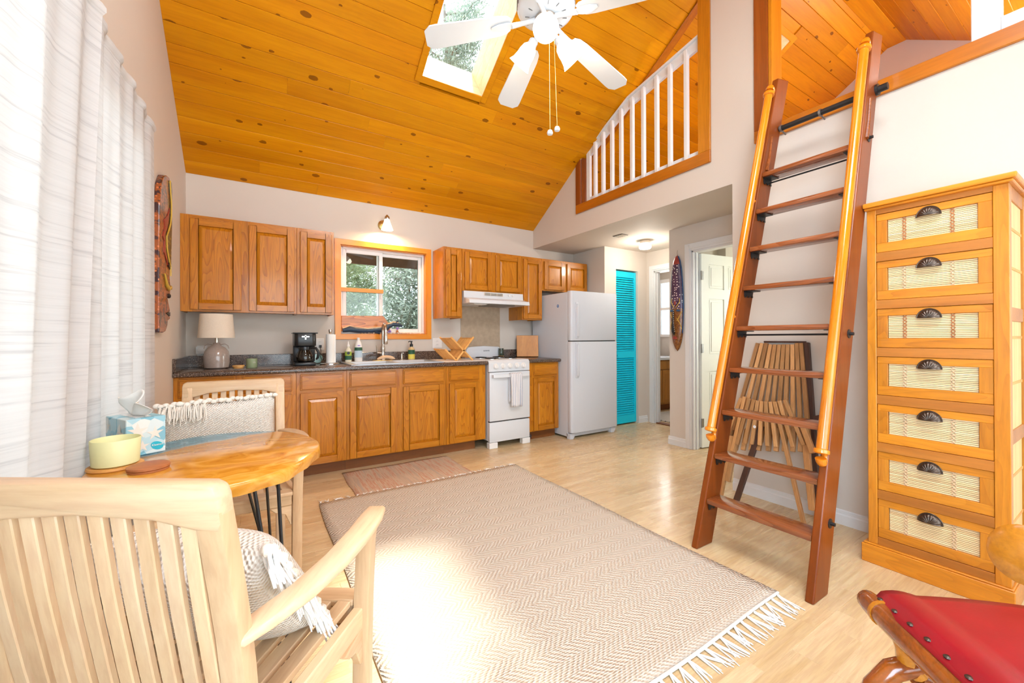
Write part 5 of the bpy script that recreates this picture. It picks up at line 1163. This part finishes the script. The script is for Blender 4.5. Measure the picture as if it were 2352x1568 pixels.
solo('woven_runner', MB().box(3.20, 3.46, -3.95, -3.66, 1.837, 1.846).box(3.22, 3.45, -3.93, -3.70, 1.846, 1.851), M['bowl_yellow'], 'pale yellow folded woven mat lying on top of the chest', 'mat', (3.33, -3.80, 1.837), bevel=.002)
# ------------------------------------------------------------------ red leather sling lounge chair, lower right corner
r = thing('sling_chair', 'carved wood sling chair with red leather seat at the right edge', 'chair', (2.05, -4.25, 0)); lw = M['lounge_wood']
A0 = Vector((1.955, -3.925, .415)); D1 = Vector((-.70, -.714, 0)); D2 = Vector((.714, -.70, 0))
def q_(a, b, z_): v = A0+D1*a+D2*b; return (v.x, v.y, z_)
part('seat_rail', MB().tube([q_(-.045, 0, .405), q_(-.03, 0, .41), q_(0, 0, .412), q_(.3, 0, .412), q_(.46, 0, .412), q_(.50, 0, .41)], [.016, .026, .030, .030, .030, .022], 16), lw, r, smooth=True)
part('rail_ring', MB().tube([q_(.028, 0, .412), q_(.038, 0, .412)], .033, 16), M['lounge_gold'], r, smooth=True)
part('seat_rail', MB().tube([q_(-.045, .52, .405), q_(0, .52, .412), q_(.46, .52, .412), q_(.50, .52, .41)], [.016, .030, .030, .022], 16), lw, r, smooth=True)
def leather(u, v):
    a = .0+.47*v; b = -.012+.545*u
    sag = .016*math.sin(PI*u)+(.012*math.sin(min(u/.2, 1)*PI)); edge = .012*math.sin(PI*v)
    return q_(a, b, .444+sag+edge+(.0 if .04 < u < .96 else -.012))
ls = part('leather_seat', MB().grid(leather, 40, 20), M['red_leather'], r, smooth=True, ang=80)
sm = ls.modifiers.new('thick', 'SOLIDIFY'); sm.thickness = .006; sm.offset = -1
part('welt', MB().tube([q_(.0+.47*i/12, -.016, .428) for i in range(13)], .006, 8), M['red_welt'], r, smooth=True)
nail = MB().ball((0, 0, 0), .008, 1, 1, .5, 8).mesh('nail_head', M['dark_bronze'], smooth=True)
for i in range(9): o_ = inst('nail_head', nail, r, Vector(leather(.030, (.02+.054*i)/.47))+Vector((0, 0, .002)), (0, 0, 0))
for a in (.105, .40):
    for s in (0, 1):
        def B(b): return b if s == 0 else .52-b
        part('leg_post', MB().tube([q_(a, B(.0), .40), q_(a, B(.012), .37), q_(a, B(.008), .345), q_(a, B(.035), .322)], [.022, .024, .020, .026], 12), M['lounge_gold'], r, smooth=True)
        part('curved_leg', MB().tube([q_(a, B(.055), .33), q_(a, B(.025), .335), q_(a, B(-.02), .315), q_(a, B(-.06), .265), q_(a, B(-.085), .18), q_(a, B(-.09), .08), q_(a, B(-.115), .018)], [.018, .024, .025, .024, .022, .020, .016], 14), lw, r, smooth=True)
    part('arch_stretcher', MB().tube([q_(a, .03+.46*i/12, .315-.075*math.sin(PI*i/12)) for i in range(13)], .026, 12), lw, r, smooth=True)
part('long_stretcher', MB().tube([q_(.105, .26, .24), q_(.40, .26, .24)], .018, 10), lw, r, smooth=True)
part('arm_paddle', MB().lathe([(0, -.020), (.05, -.018), (.078, -.006), (.080, .004), (.06, .016), (0, .018)], q_(-.10, .42, .545), 28, (-.9, .3, .25), sx=1, sy=1.0), M['lounge_gold'], r, smooth=True)
part('arm_post', MB().tube([q_(-.03, .55, .40), q_(-.06, .53, .46), q_(-.09, .49, .52), q_(-.10, .44, .545)], [.024, .022, .020, .022], 12), M['lounge_gold'], r, smooth=True)
# ------------------------------------------------------------------ rugs
r = thing('area_rug', 'large cream herringbone rug with white tassels', 'rug', (1.68, -2.35, 0))
RX0, RX1, RY0, RY1 = .872, 2.49, -3.45, -1.245
def rugf(u, v):
    x = RX0+(RX1-RX0)*u; y_ = RY0+(RY1-RY0)*v
    return (x+.006*math.sin(y_*5), y_+.005*math.sin(x*6)-.02*(1-v)*(.5-u), .0115)
rr_ = part('weave', MB().grid(rugf, 30, 40), M['herringbone'], r, smooth=True)
sm = rr_.modifiers.new('thick', 'SOLIDIFY'); sm.thickness = .0095; sm.offset = -1
def tassel(seed, L, n=5, curl=.3):
    q = random.Random(seed); mb = MB().ball((0, -.006, .0085), .007, 1, 1, .8, 8)
    for i in range(n):
        sx_ = (i-(n-1)/2)*.0042; c = q.uniform(-curl, curl)*L; ll = L*q.uniform(.82, 1.08)
        mb.tube([(sx_*.3, -.005, .007), (sx_*1.2+c*.15, -ll*.35, .0055), (sx_*1.8+c*.5, -ll*.7, .005), (sx_*2.2+c, -ll, .004)], [.0032, .0030, .0027, .0016], 5)
    return mb.mesh('tassel', M['yarn_white'], smooth=True)
TN = [tassel(i, .105) for i in range(5)]; TF = [tassel(20+i, .055, 3, .6) for i in range(5)]; rt_ = random.Random(9)
for i in range(32):
    x = RX0+.02+(RX1-RX0-.04)*i/31
    inst('tassel', TN[i % 5], r, (x, RY0-.02*(.5-(x-RX0)/(RX1-RX0)), 0), (0, 0, rt_.uniform(-.35, .35)))
for i in range(34):
    x = RX0+.01+(RX1-RX0-.02)*i/33
    inst('tassel', TF[i % 5], r, (x, RY1+.003, 0), (0, 0, PI+rt_.uniform(-.5, .5)))
part('edge_cord', MB().tube([(RX0+(RX1-RX0)*i/40, RY0+.003-.02*(.5-i/40)+.005*math.sin((RX0+(RX1-RX0)*i/40)*6), .009) for i in range(41)], .006, 6), M['yarn_white'], r, smooth=True)
kr = MB().grid(lambda u, v: (1.118+.955*u+.004*math.sin(v*9), -1.235+.60*v+.004*math.sin(u*11), .006), 20, 14)
o = solo('rag_rug', kr, M['rag_rug'], 'small striped red and tan rag rug in front of the sink cabinet', 'rug', (1.6, -.93, .0005), smooth=True)
sm = o.modifiers.new('thick', 'SOLIDIFY'); sm.thickness = .005; sm.offset = -1
# ------------------------------------------------------------------ dining corner
TX, TY = .3875, -2.598
r = thing('round_table', 'round live-edge wood table with blue resin on black hairpin legs', 'table', (TX, TY, 0))
def tout(k, a, z_):
    w_ = 1+.012*math.sin(3*a+1)+.008*math.sin(7*a+2); return (TX+.325*k*w_*math.cos(a), TY+.385*k*w_*math.sin(a), z_)
n = 72; rings = [(.985, .708), (.995, .722), (1.0, .738), (.995, .746), (.980, .750)]; vs_ = []; rq = random.Random(2)
for k, z_ in rings:
    for i in range(n):
        a = 2*PI*i/n; vs_.append(tout(k-(.02*(math.sin(9*a)+1)*.5+.012*math.sin(17*a+1) if z_ < .73 else 0), a, z_))
f = [(i*n+j, i*n+(j+1) % n, (i+1)*n+(j+1) % n, (i+1)*n+j) for i in range(4) for j in range(n)]+[tuple(range(n-1, -1, -1)), tuple(4*n+j for j in range(n))]
part('tabletop', MB().add(vs_, f), M['table_resin'], r, smooth=True, ang=50)
for k, (fx_, fy_, tx, ty_) in enumerate(((.575, -2.12, .535, -2.40), (.575, -2.12, .44, -2.34), (.49, -1.93+.05, .445, -2.30), (.10, -2.86, .18, -2.74), (.10, -2.86, .26, -2.82), (.60, -2.95, .50, -2.82), (.60, -2.95, .57, -2.72))):
    if k == 2: fx_, fy_, tx, ty_ = .16, -2.28, .30, -2.33
    part('hairpin_rod', MB().tube([(tx, ty_, .708), (fx_, fy_, .008)], .0055, 8).ball((fx_, fy_, .008), .008), M['black_iron'], r, smooth=True)
for (x, y_) in ((.49, -2.37), (.24, -2.35), (.22, -2.78), (.535, -2.77)): part('leg_plate', MB().box(x-.06, x+.06, y_-.05, y_+.05, .703, .7075), M['black_iron'], r)
# tissue box
N0 = Vector((.135, -2.487, .7503)); e1 = Vector((.87, .49, 0)); e2 = Vector((-.49, .87, 0))
r = thing('tissue_box', 'pale blue tissue box with star print on the table', 'tissue box', tuple(N0))
bh = .128
part('carton', MB().obox(N0+e1*.055+e2*.085+Vector((0, 0, bh/2)), e1, e2, (0, 0, 1), .055, .085, bh/2), M['tissue_print'], r, bevel=.002)
rs = random.Random(4)
for fc, (o_, du, nn, L_) in (('a', (N0, e1, -e2, .11)), ('b', (N0, e2, -e1, .17))):
    for (u, z_, R_) in ((.28, .085, .030), (.72, .07, .026), (.40, .03, .022)) if fc == 'a' else ((.25, .075, .028), (.65, .05, .026), (.85, .095, .02)):
        mb = MB(); pts = []
        for i in range(10):
            a = PI/2+2*PI*i/10; q = R_ if i % 2 == 0 else R_*.36; v = o_+du*(u*L_+q*math.cos(a))+Vector((0, 0, z_+q*math.sin(a)))+nn*.0012; pts.append(v)
        part('printed_star', mb.add(pts+[o_+du*(u*L_)+Vector((0, 0, z_))+nn*.0014], [(i, (i+1) % 10, 10) for i in range(10)]), M['mask_cream'], r)
lo = part('logo', MB().lathe([(0, 0), (.019, 0), (.019, .001), (0, .001)], N0+e1*.085+Vector((0, 0, .025))-e2*.0005, 24, tuple(-e2), sx=1, sy=.72), M['logo_teal'], r)
txt('logo_text', 'Kleenex', .0095, N0+e1*.085+Vector((0, 0, .028))-e2*.0022, e1, (0, 0, 1), M['paper'], r)
tc = N0+e1*.055+e2*.085+Vector((0, 0, bh))
def tiss(u, v):
    a = (u-.5)*.13; h = v*.085
    p = tc+e2*a*(1+.5*v)+e1*(.018*math.sin(u*9+v*3)*(.4+v))+Vector((0, 0, .001+h*(1-.5*abs(u-.62)*2)+.008*math.sin(u*14)*v)); return tuple(p)
o = part('tissue', MB().grid(tiss, 22, 8), M['paper'], r, smooth=True)
sm = o.modifiers.new('thick', 'SOLIDIFY'); sm.thickness = .0012
part('slot', MB().obox(tc+Vector((0, 0, .0006)), e1, e2, (0, 0, 1), .022, .062, .0004), M['plastic_white'], r)
# yellow bowl and coasters
BX, BY = .134, -2.595
solo('coaster', MB().lathe([(.066, 0), (.068, .003), (.066, .009), (0, .009)], (BX, BY, .7503), 40), M['rack_wood'], 'thin bamboo saucer under the yellow bowl', 'saucer', (BX, BY, .7503), smooth=True)
solo('bowl', MB().lathe([(.050, 0), (.056, .004), (.060, .08), (.0585, .082), (.057, .08), (.053, .012), (0, .010)], (BX, BY, .7595), 44), M['bowl_yellow'], 'pale yellow straight-sided bowl on the table', 'bowl', (BX, BY, .7595), smooth=True)
solo('wooden_lid', MB().lathe([(.049, 0), (.050, .002), (.050, .006), (.048, .0065), (.050, .007), (.052, .009), (.052, .015), (.049, .017), (0, .017)], (.228, -2.688, .7503), 44), M['coaster'], 'round reddish wooden lid lying on the table in front of the bowl', 'lid', (.228, -2.688, .7503), smooth=True)
# ------------------------------------------------------------------ slatted armchairs
tx_, ty2, tz2 = M['teak_x'], M['teak_y'], M['teak_z']
def byz(z_):
    ks = [(0, -.195), (.42, -.190), (.55, -.200), (.66, -.216), (.80, -.243), (.93, -.272)]
    for (a, b), (c, d_) in zip(ks, ks[1:]):
        if a <= z_ <= c: return b+(d_-b)*(z_-a)/(c-a)
    return ks[-1][1]
def armchair(label, loc, rz):
    r = thing('slatted_armchair', label, 'chair', loc, rz, 'slatted teak armchairs', local=True)
    for s in (-1, 1):
        zs = [0, .2, .42, .50, .58, .66, .74, .82, .905]
        part('back_post', MB().sweep([(s*.203, byz(z_), z_) for z_ in zs], [(-.022, -.017), (.022, -.017), (.022, .017), (-.022, .017)], up=(0, 1, 0)), tz2, r, bevel=.005, seg=2, smooth=True)
        part('front_leg', MB().sweep([(s*.252, .205, 0), (s*.254, .205, .25), (s*.257, .207, .45), (s*.262, .212, .60), (s*.266, .216, .648)], [(-.021, -.021), (.021, -.021), (.021, .021), (-.021, .021)], up=(0, 1, 0)), tz2, r, bevel=.005, seg=2, smooth=True)
        ap = [(s*.206, -.222, .647), (s*.226, -.175, .650), (s*.256, -.10, .655), (s*.276, .0, .660), (s*.283, .11, .664), (s*.280, .20, .667), (s*.276, .255, .668)]
        pr_ = [(-.026, -.012), (.026, -.012), (.030, 0), (.026, .012), (-.026, .012), (-.030, 0)]
        part('arm', MB().sweep(ap, pr_, scales=[.8, .95, 1, 1.05, 1.08, 1.05, .85]), ty2, r, bevel=.004, smooth=True)
        part('side_rail', MB().bar((s*.205, -.19, .405), (s*.250, .20, .405), .055, .026, (0, 0, 1)), ty2, r, bevel=.003)
        part('gusset', MB().prism([(s*.232, .38), (s*.140, .38), (s*.165, .355), (s*.205, .34), (s*.225, .29), (s*.232, .285)], 'y', .193, .217), tx_, r, bevel=.003)
        g_ = [(.185, .38), (.08, .38), (.11, .355), (.15, .34), (.175, .29), (.185, .285)]
        part('gusset', MB().prism(g_, 'x', s*.262 if s < 0 else .240, s*.240 if s < 0 else .262), ty2, r, bevel=.003)
    # top rail with rounded ends and arched underside
    tp = [(-.224, .850), (-.185, .854), (-.12, .872), (.0, .880), (.12, .872), (.185, .854), (.224, .850), (.226, .91), (.222, .926), (.208, .933), (-.208, .933), (-.222, .926), (-.226, .91)]
    mb = MB().prism(tp, 'y', -.018, .018)
    mb.v = [(x, y_+byz(z_)-.004*math.cos(x/.225*PI/2), z_) for x, y_, z_ in mb.v]
    part('top_rail', mb, tx_, r, bevel=.006, seg=2, smooth=True)
    part('lower_back_rail', MB().box(-.182, .182, byz(.50)-.013, byz(.50)+.013, .475, .52), tx_, r, bevel=.003)
    for i in range(10):
        x = -.167+.334*i/9; zs = [.50+.39*q/8 for q in range(9)]
        part('back_slat', MB().sweep([(x, byz(z_)-.010*math.sin(PI*(z_-.5)/.4)-.004, z_) for z_ in zs], [(-.0125, -.006), (.0125, -.006), (.0125, .006), (-.0125, .006)], up=(0, 1, 0)), tz2, r, bevel=.002, smooth=True)
    part('front_rail', MB().box(-.232, .232, .195, .222, .38, .432), tx_, r, bevel=.004)
    part('rear_rail', MB().box(-.182, .182, -.205, -.178, .38, .43), tx_, r, bevel=.003)
    part('seat_front', MB().box(-.235, .235, .19, .248, .432, .450), tx_, r, bevel=.005, seg=2)
    for i in range(9):
        x = -.195+.39*i/8
        part('seat_slat', MB().bar((x*.88, -.18, .441), (x*1.08, .19, .441), .036, .016, (1, 0, 0)), ty2, r, bevel=.002)
    return r
armchair('slatted teak armchair on the far side of the round table', (.415, -1.98, 0), PI)
armchair('slatted teak armchair in the foreground seen from behind', (.43, -3.22, 0), -math.radians(33.5))
def pillow(label, loc, rot, W_, H_, T_, style):
    r = thing('throw_pillow', label, 'pillow', loc, 0, 'woven throw pillows', local=True); r.rotation_euler = rot
    def side(sg):
        def fn(u, v):
            a, b = 2*u-1, 2*v-1; t = T_*math.sqrt(max(0, (1-abs(a)**3.2)*(1-abs(b)**3.2)))
            return (a*W_/2*(1-.05*(1-abs(b)**2)*abs(a)), sg*t, b*H_/2*(1-.05*(1-abs(a)**2)*abs(b)))
        return fn
    mb = MB().grid(side(-1), 20, 16); mb.grid(side(1), 20, 16)
    part('cover', mb, M['cushion_weave'], r, smooth=True, ang=80)
    q = random.Random(len(label))
    def knots(p, d_, n_, R_):
        mb = MB(); p = Vector(p); d_ = Vector(d_)
        for i in range(n_):
            c = p+d_*(i/(n_-1)); mb.ball((c.x+q.uniform(-.003, .003), c.y+(-1)**i*.005, c.z+q.uniform(-.004, .004)), R_*q.uniform(.85, 1.15), 1.25 if d_.x else 1, 1, 1 if d_.x else 1.25, 8)
        return mb
    def strands(c, out, L_, n_):
        mb = MB()
        for i in range(n_):
            o1 = Vector(out)*q.uniform(.5, 1)+Vector((q.uniform(-.4, .4), q.uniform(-.5, .5), q.uniform(-.4, .4)))*.6
            p0 = Vector(c)+Vector((q.uniform(-.012, .012), q.uniform(-.008, .008), q.uniform(-.012, .012)))
            p1 = p0+o1*L_*.5; p2 = p0+o1*L_*.85+Vector((0, 0, -L_*.55))
            mb.tube([p0, p1, p2], [.0032, .0030, .0018], 5)
        return mb
    if style == 'top':
        part('braid', knots((-W_/2, 0, H_/2), (W_, 0, 0), 30, .011), M['yarn'], r, smooth=True)
        for x in (-.46, -.42, -.38, -.34, -.30, -.26, -.22, -.18, -.14): part('tassel', strands((-x*W_, .008, H_/2-.012), (0, 1.6, -.6), .05, 12), M['yarn'], r, smooth=True)
        part('braid', knots((-W_/2, 0, -H_/2), (W_, 0, 0), 30, .010), M['yarn'], r, smooth=True)
    else:
        for s in (-1, 1):
            part('braid', knots((s*W_/2, 0, -H_/2), (0, 0, H_), 20, .012), M['yarn'], r, smooth=True)
            for k in range(7): part('tassel', strands((s*W_/2, -.005, H_*(-.48+.16*k)), (s*.45, -.8, -.6), .05, 26), M['yarn_white'], r, smooth=True)
    return r
pillow('cream woven pillow with braided top edge on the far armchair', (.362, -1.865, .655), (-.16, .045, PI), .47, .40, .055, 'top')
p2_ = Vector((.43, -3.22, 0))+Matrix.Rotation(-math.radians(33.5), 3, 'Z') @ Vector((.0, .005, .60))
pillow('cream woven pillow with shaggy tassels on the foreground armchair', tuple(p2_), (.66, 0, -math.radians(33.5)), .39, .36, .085, 'side')
# ------------------------------------------------------------------ curtains
def curtain(name, label, ytop, ybot, x0, amp, nf, z0, z1, ph=0):
    def fn(u, v):
        z_ = z0+(z1-z0)*v
        yt = ytop[0]+(ytop[1]-ytop[0])*u; yb = ybot[0]+(ybot[1]-ybot[0])*u; y_ = yb+(yt-yb)*v
        a = amp*(.65+.35*(1-v)); x = x0+a*math.sin(u*nf*2*PI+ph+.5*math.sin(v*2.2+u*3))+.35*a*math.sin(u*nf*4.3*PI+1.3+v)
        return (x, y_, z_)
    r = thing(name, label, 'curtain', (x0, (ytop[0]+ytop[1])/2, z0), group='sheer white curtains')
    part('panel', MB().grid(fn, 90, 30), M['curtain'], r, smooth=True, ang=180, normals=False)
    def hd_(u, v):
        x, y_, z_ = fn(u, 1); return (x+.012*math.sin(v*PI), y_, z1+.045*v)
    part('heading', MB().grid(hd_, 90, 3), M['curtain'], r, smooth=True, ang=180, normals=False)
    return r
curtain('sheer_curtain', 'sheer white curtain panel hanging nearest the carved profile mask', (-1.50, -2.50), (-1.49, -2.62), .038, .014, 5.0, .03, 2.255)
curtain('sheer_curtain', 'sheer white curtain panel at the left edge of the picture', (-2.42, -3.90), (-2.70, -3.95), .052, .020, 6.2, .03, 2.265, 2.2)
r = thing('curtain_rod', 'thin brass curtain rod above the left windows', 'curtain rod', (.012, -2.7, 2.275))
part('rod', MB().tube([(.012, -1.47, 2.275), (.012, -4.0, 2.275)], .006, 10), M['brass'], r, smooth=True)
part('finial', MB().ball((.014, -1.465, 2.275), .011), M['brass'], r, smooth=True)
for y_ in (-1.55, -2.60): part('bracket', MB().tube([(.0, y_, 2.275), (.012, y_, 2.275)], .005, 8), M['brass'], r, smooth=True)
# ------------------------------------------------------------------ carved profile mask on the left wall
pts = [(-1.50, 1.192), (-1.307, 1.192), (-1.182, 1.202), (-1.093, 1.238), (-1.074, 1.269), (-.943, 1.285), (-.958, 1.302), (-1.161, 1.315), (-.958, 1.329), (-.958, 1.343), (-1.093, 1.419), (-.943, 1.44), (-.932, 1.503), (-.973, 1.555), (-.973, 1.613), (-.927, 1.629), (-.904, 1.721), (-.927, 1.734), (-.896, 1.857), (-.885, 2.044), (-.864, 2.138), (-.884, 2.183), (-.987, 2.196), (-1.129, 2.181), (-1.274, 2.149), (-1.40, 2.08), (-1.47, 1.95), (-1.50, 1.75)]
K_ = .62  # true width of the carving: the wall is seen almost edge on
pts = [(-.90+(y_+.90)*K_, z_) for y_, z_ in pts]
r = thing('profile_mask', 'carved and painted wooden face in profile on the left wall', 'mask', (.001, -1.05, 1.19))
part('face', MB().prism(pts, 'x', .001, .030), M['mask_wine'], r, bevel=.006, seg=2)
def ym(y_): return -.90+(y_+.90)*K_
part('headdress', MB().prism([(ym(-.89), 2.13), (ym(-.905), 1.87), (ym(-.935), 1.74), (ym(-.945), 1.64), (ym(-1.0), 1.62), (ym(-1.10), 1.66), (ym(-1.20), 1.72), (ym(-1.21), 1.79), (ym(-1.12), 1.83), (ym(-1.01), 1.89), (ym(-.955), 1.96), (ym(-.955), 2.04), (ym(-1.0), 2.10), (ym(-1.03), 2.17), (ym(-.93), 2.18)], 'x', .028, .036), M['mask_olive'], r, bevel=.003)
part('outline', MB().tube([(.037, ym(a), b) for a, b in ((-1.03, 2.17), (-1.0, 2.10), (-.955, 2.04), (-.955, 1.96), (-1.01, 1.89), (-1.12, 1.83), (-1.21, 1.79), (-1.20, 1.72), (-1.10, 1.66), (-1.0, 1.62), (-.99, 1.56))], .0045, 6), M['mask_line'], r, smooth=True)
part('flame', MB().prism([(ym(-.99), 2.0), (ym(-1.12), 1.93), (ym(-1.30), 1.88), (ym(-1.26), 1.84), (ym(-1.36), 1.77), (ym(-1.28), 1.75), (ym(-1.30), 1.68), (ym(-1.16), 1.64), (ym(-1.06), 1.61), (ym(-1.22), 1.71), (ym(-1.23), 1.80), (ym(-1.14), 1.85)], 'x', .029, .034), M['mask_red'], r, bevel=.001)
part('eye', MB().prism([(ym(-.96), 1.60), (ym(-1.10), 1.615), (ym(-1.06), 1.64), (ym(-.99), 1.635)], 'x', .029, .037), M['mask_black'], r)
part('moustache', MB().tube([(.036, ym(a), b) for a, b in ((-1.30, 1.55), (-1.20, 1.49), (-1.10, 1.47), (-1.0, 1.49), (-.95, 1.48))], [.004, .010, .012, .010, .005], 8), M['mask_line'], r, smooth=True)
part('nostril', MB().ball((.03, ym(-1.03), 1.43), .02, .6, 1.4, .8, 10), M['mask_black'], r, smooth=True)
part('mouth', MB().prism([(ym(-.96), 1.328), (ym(-1.18), 1.315), (ym(-.96), 1.303)], 'x', .010, .032), M['mask_black'], r)
# ------------------------------------------------------------------ ceiling fan
FXc, FYc, FZ = 1.66, -2.825, 2.647
wf_ = M['white_enamel']
r = thing('ceiling_fan', 'white five-blade ceiling fan with three lit bell shades', 'ceiling fan', (FXc, FYc, FZ))
part('downrod', MB().tube([(FXc, FYc, FZ+.14), (FXc, FYc-.01, 4.30)], .012, 12), wf_, r, smooth=True)
part('canopy', MB().lathe([(.02, -.10), (.05, -.06), (.065, -.02), (.065, .02)], (FXc, FYc-.01, 4.30), 24), wf_, r, smooth=True)
part('motor_housing', MB().lathe([(.02, .15), (.06, .145), (.105, .125), (.132, .09), (.134, .045), (.125, .03), (.112, .022), (.10, .012), (.05, .006), (0, .006)], (FXc, FYc, FZ), 40), wf_, r, smooth=True)
vm = MB().box(-.002, .002, -.0005, .0035, -.018, .018).mesh('vent_slot', M['grey_metal'])
for i in range(40): inst('vent_slot', vm, r, (FXc+.1335*math.cos(2*PI*i/40), FYc+.1335*math.sin(2*PI*i/40), FZ+.067), (0, 0, 2*PI*i/40-PI/2))
hm = MB().box(-.010, .010, -.0012, .0012, -.002, .001).mesh('housing_hole', M['grey_metal'])
for i in range(12): inst('housing_hole', hm, r, (FXc+.088*math.cos(2*PI*i/12), FYc+.088*math.sin(2*PI*i/12), FZ+.0095), (0, 0, 2*PI*i/12))
part('hub_ring', MB().lathe([(.045, .012), (.055, .0), (.052, -.018), (.03, -.022), (0, -.022)], (FXc, FYc, FZ), 28), M['nickel'], r, smooth=True)
part('switch_cup', MB().lathe([(.034, -.02), (.036, -.06), (.032, -.085), (.015, -.092), (0, -.093)], (FXc, FYc, FZ), 28), wf_, r, smooth=True)
for k in range(5):
    a = math.radians(6+72*k); D = Vector((math.cos(a), math.sin(a), 0)); S = Vector((-math.sin(a), math.cos(a), 0)); c0 = Vector((FXc, FYc, FZ+.0))
    def bl(t, w_, dz=0): # t radial, w lateral
        return c0+D*t+S*w_+Vector((0, 0, -.012-.19*(t-.08)+w_*.12+dz))
    L0, L1 = .165, .56; out = []
    prof_ = [(L0, .030), (L0+.02, .046), (L0+.06, .053), (L1-.05, .064), (L1-.025, .062), (L1, .038)]
    up_ = [(t, w_) for t, w_ in prof_]+[(t, -w_) for t, w_ in reversed(prof_)]
    top = [bl(t, w_, .003) for t, w_ in up_]; bot = [bl(t, w_, -.003) for t, w_ in up_]; m_ = len(up_)
    b_ = part('blade', MB().add(top+bot, [tuple(range(m_)), tuple(range(2*m_-1, m_-1, -1))]+[(i, (i+1) % m_, m_+(i+1) % m_, m_+i) for i in range(m_)]), wf_, r, bevel=.001)
    part('blade_iron', MB().tube([c0+D*.05+Vector((0, 0, -.004)), bl(.11, 0, -.004), bl(.16, 0, -.008)], [.012, .010, .012], 10).sweep([bl(.15, 0, -.007), bl(.18, 0, -.008), bl(.22, 0, -.008), bl(.255, 0, -.007)], [(-.022, -.003), (.022, -.003), (.022, .003), (-.022, .003)], scales=[.55, 1, .95, .35]), wf_, b_, smooth=True)
ba = math.atan2(-.796, -.605)
for k in range(3):
    a = ba+2*PI*k/3; D = Vector((math.cos(a), math.sin(a), 0)); c0 = Vector((FXc, FYc, FZ-.07)); ax = (D*.72+Vector((0, 0, -.69))).normalized()
    sh = part('lamp_arm', MB().tube([c0+D*.02, c0+D*.055+Vector((0, 0, .004)), c0+D*.075+Vector((0, 0, -.012))], [.011, .010, .018], 12).lathe([(.016, -.02), (.022, -.012), (.022, .012), (.018, .014)], c0+D*.075+Vector((0, 0, -.012)), 16, tuple(ax)), wf_, r, smooth=True)
    s0 = c0+D*.078+Vector((0, 0, -.016))
    part('glass_shade', MB().lathe([(.021, 0), (.034, .015), (.040, .04), (.041, .06), (.046, .085), (.056, .105), (.054, .105), (.044, .085), (.039, .06), (.038, .04), (.032, .016), (.019, .002)], s0, 28, tuple(ax), closed=True), M['lamp_glass'], sh, smooth=True)
    part('bulb', MB().ball(s0+ax*.05, .02, 1, 1, 1.3, 12, tuple(ax)), M['lamp_glass'], sh, smooth=True)
    lp = s0+ax*.125; light('fan_lamp', 'POINT', tuple(lp), 1.6, (1, .86, .66), radius=.045)
for (x, y_, z_) in ((FXc-.0, FYc-.028, 2.103), (FXc+.05, FYc-.018, 2.138)):
    part('pull_chain', MB().tube([(FXc+(x-FXc)*.7, FYc+(y_-FYc)*.9, FZ-.085), (x, y_, z_+.012)], .0011, 6), M['brass'], r)
    part('chain_weight', MB().lathe([(0, -.010), (.012, -.008), (.014, 0), (.010, .010), (0, .012)], (x, y_, z_), 16), wf_, r, smooth=True)
# ------------------------------------------------------------------ outside
struct('ground', MB().box(-14, 20, .5, 30, -.30, -.25).box(-14, -.2, -18, .5, -.30, -.25), M['soil'])
def tree(label, base, h, spread, nleaf, lm, seed, crown=(.12, 1.0), lean=0, lsz=.045):
    q = random.Random(seed); b0 = Vector(base)
    r = thing('tree', label, 'tree', base, group='trees outside the kitchen window')
    tp = [b0+Vector((lean*h*(i/6)**1.5+q.uniform(-.06, .06), q.uniform(-.06, .06), h*.8*i/6)) for i in range(7)]
    part('trunk', MB().tube(tp, [.10-.012*i for i in range(7)], 9), M['bark'], r, smooth=True)
    tips = []
    for i in range(26):
        t = q.uniform(*crown)*.98; p = tp[min(5, int(t*6))].lerp(tp[min(5, int(t*6))+1], min(1, t*6-min(5, int(t*6))))
        d_ = Vector((q.uniform(-1, 1), q.uniform(-1, 1), q.uniform(-.15, .8))).normalized(); L_ = spread*q.uniform(.5, 1.1)
        pp = [p, p+d_*L_*.4+Vector((0, 0, q.uniform(-.1, .1))), p+d_*L_*.75+Vector((q.uniform(-.15, .15), q.uniform(-.15, .15), q.uniform(-.1, .2))), p+d_*L_]
        part('branch', MB().tube(pp, [.028, .020, .012, .005], 6), M['bark'], r, smooth=True)
        tips += [pp[1], pp[2], pp[3], pp[2].lerp(pp[3], .5), pp[1].lerp(pp[2], .5)]
    mb = MB()
    for i in range(nleaf):
        c = q.choice(tips)+Vector((q.gauss(0, .17), q.gauss(0, .17), q.gauss(0, .15)))
        u_ = Vector((q.uniform(-1, 1), q.uniform(-1, 1), q.uniform(-1, 1))).normalized(); v_ = u_.orthogonal().normalized(); s = lsz*q.uniform(.5, 1.2)
        mb.add([c-u_*s, c+v_*s*.35, c+u_*s, c-v_*s*.35], [(0, 1, 2, 3)])
    f_ = part('foliage', mb, M[lm], r, merge=False, normals=False); f_['kind'] = 'stuff'
tree('gnarled grey-barked tree close outside the right half of the kitchen window', (3.25, 2.5, -.25), 3.5, 1.15, 24000, 'leaf_b', 1, lean=-.10)
tree('bushy pale green tree outside the left half of the kitchen window', (1.15, 2.9, -.25), 3.6, 1.15, 24000, 'leaf_a', 2)
tree('dense light green tree standing behind the two nearer trees', (2.0, 6.0, -.25), 4.4, 1.7, 26000, 'leaf_a', 4, lsz=.06)
tree('tall feathery tree whose crown shows through the skylight', (4.25, 4.6, -.25), 11.6, 1.5, 20000, 'leaf_b', 5, crown=(.72, 1.0), lsz=.06)
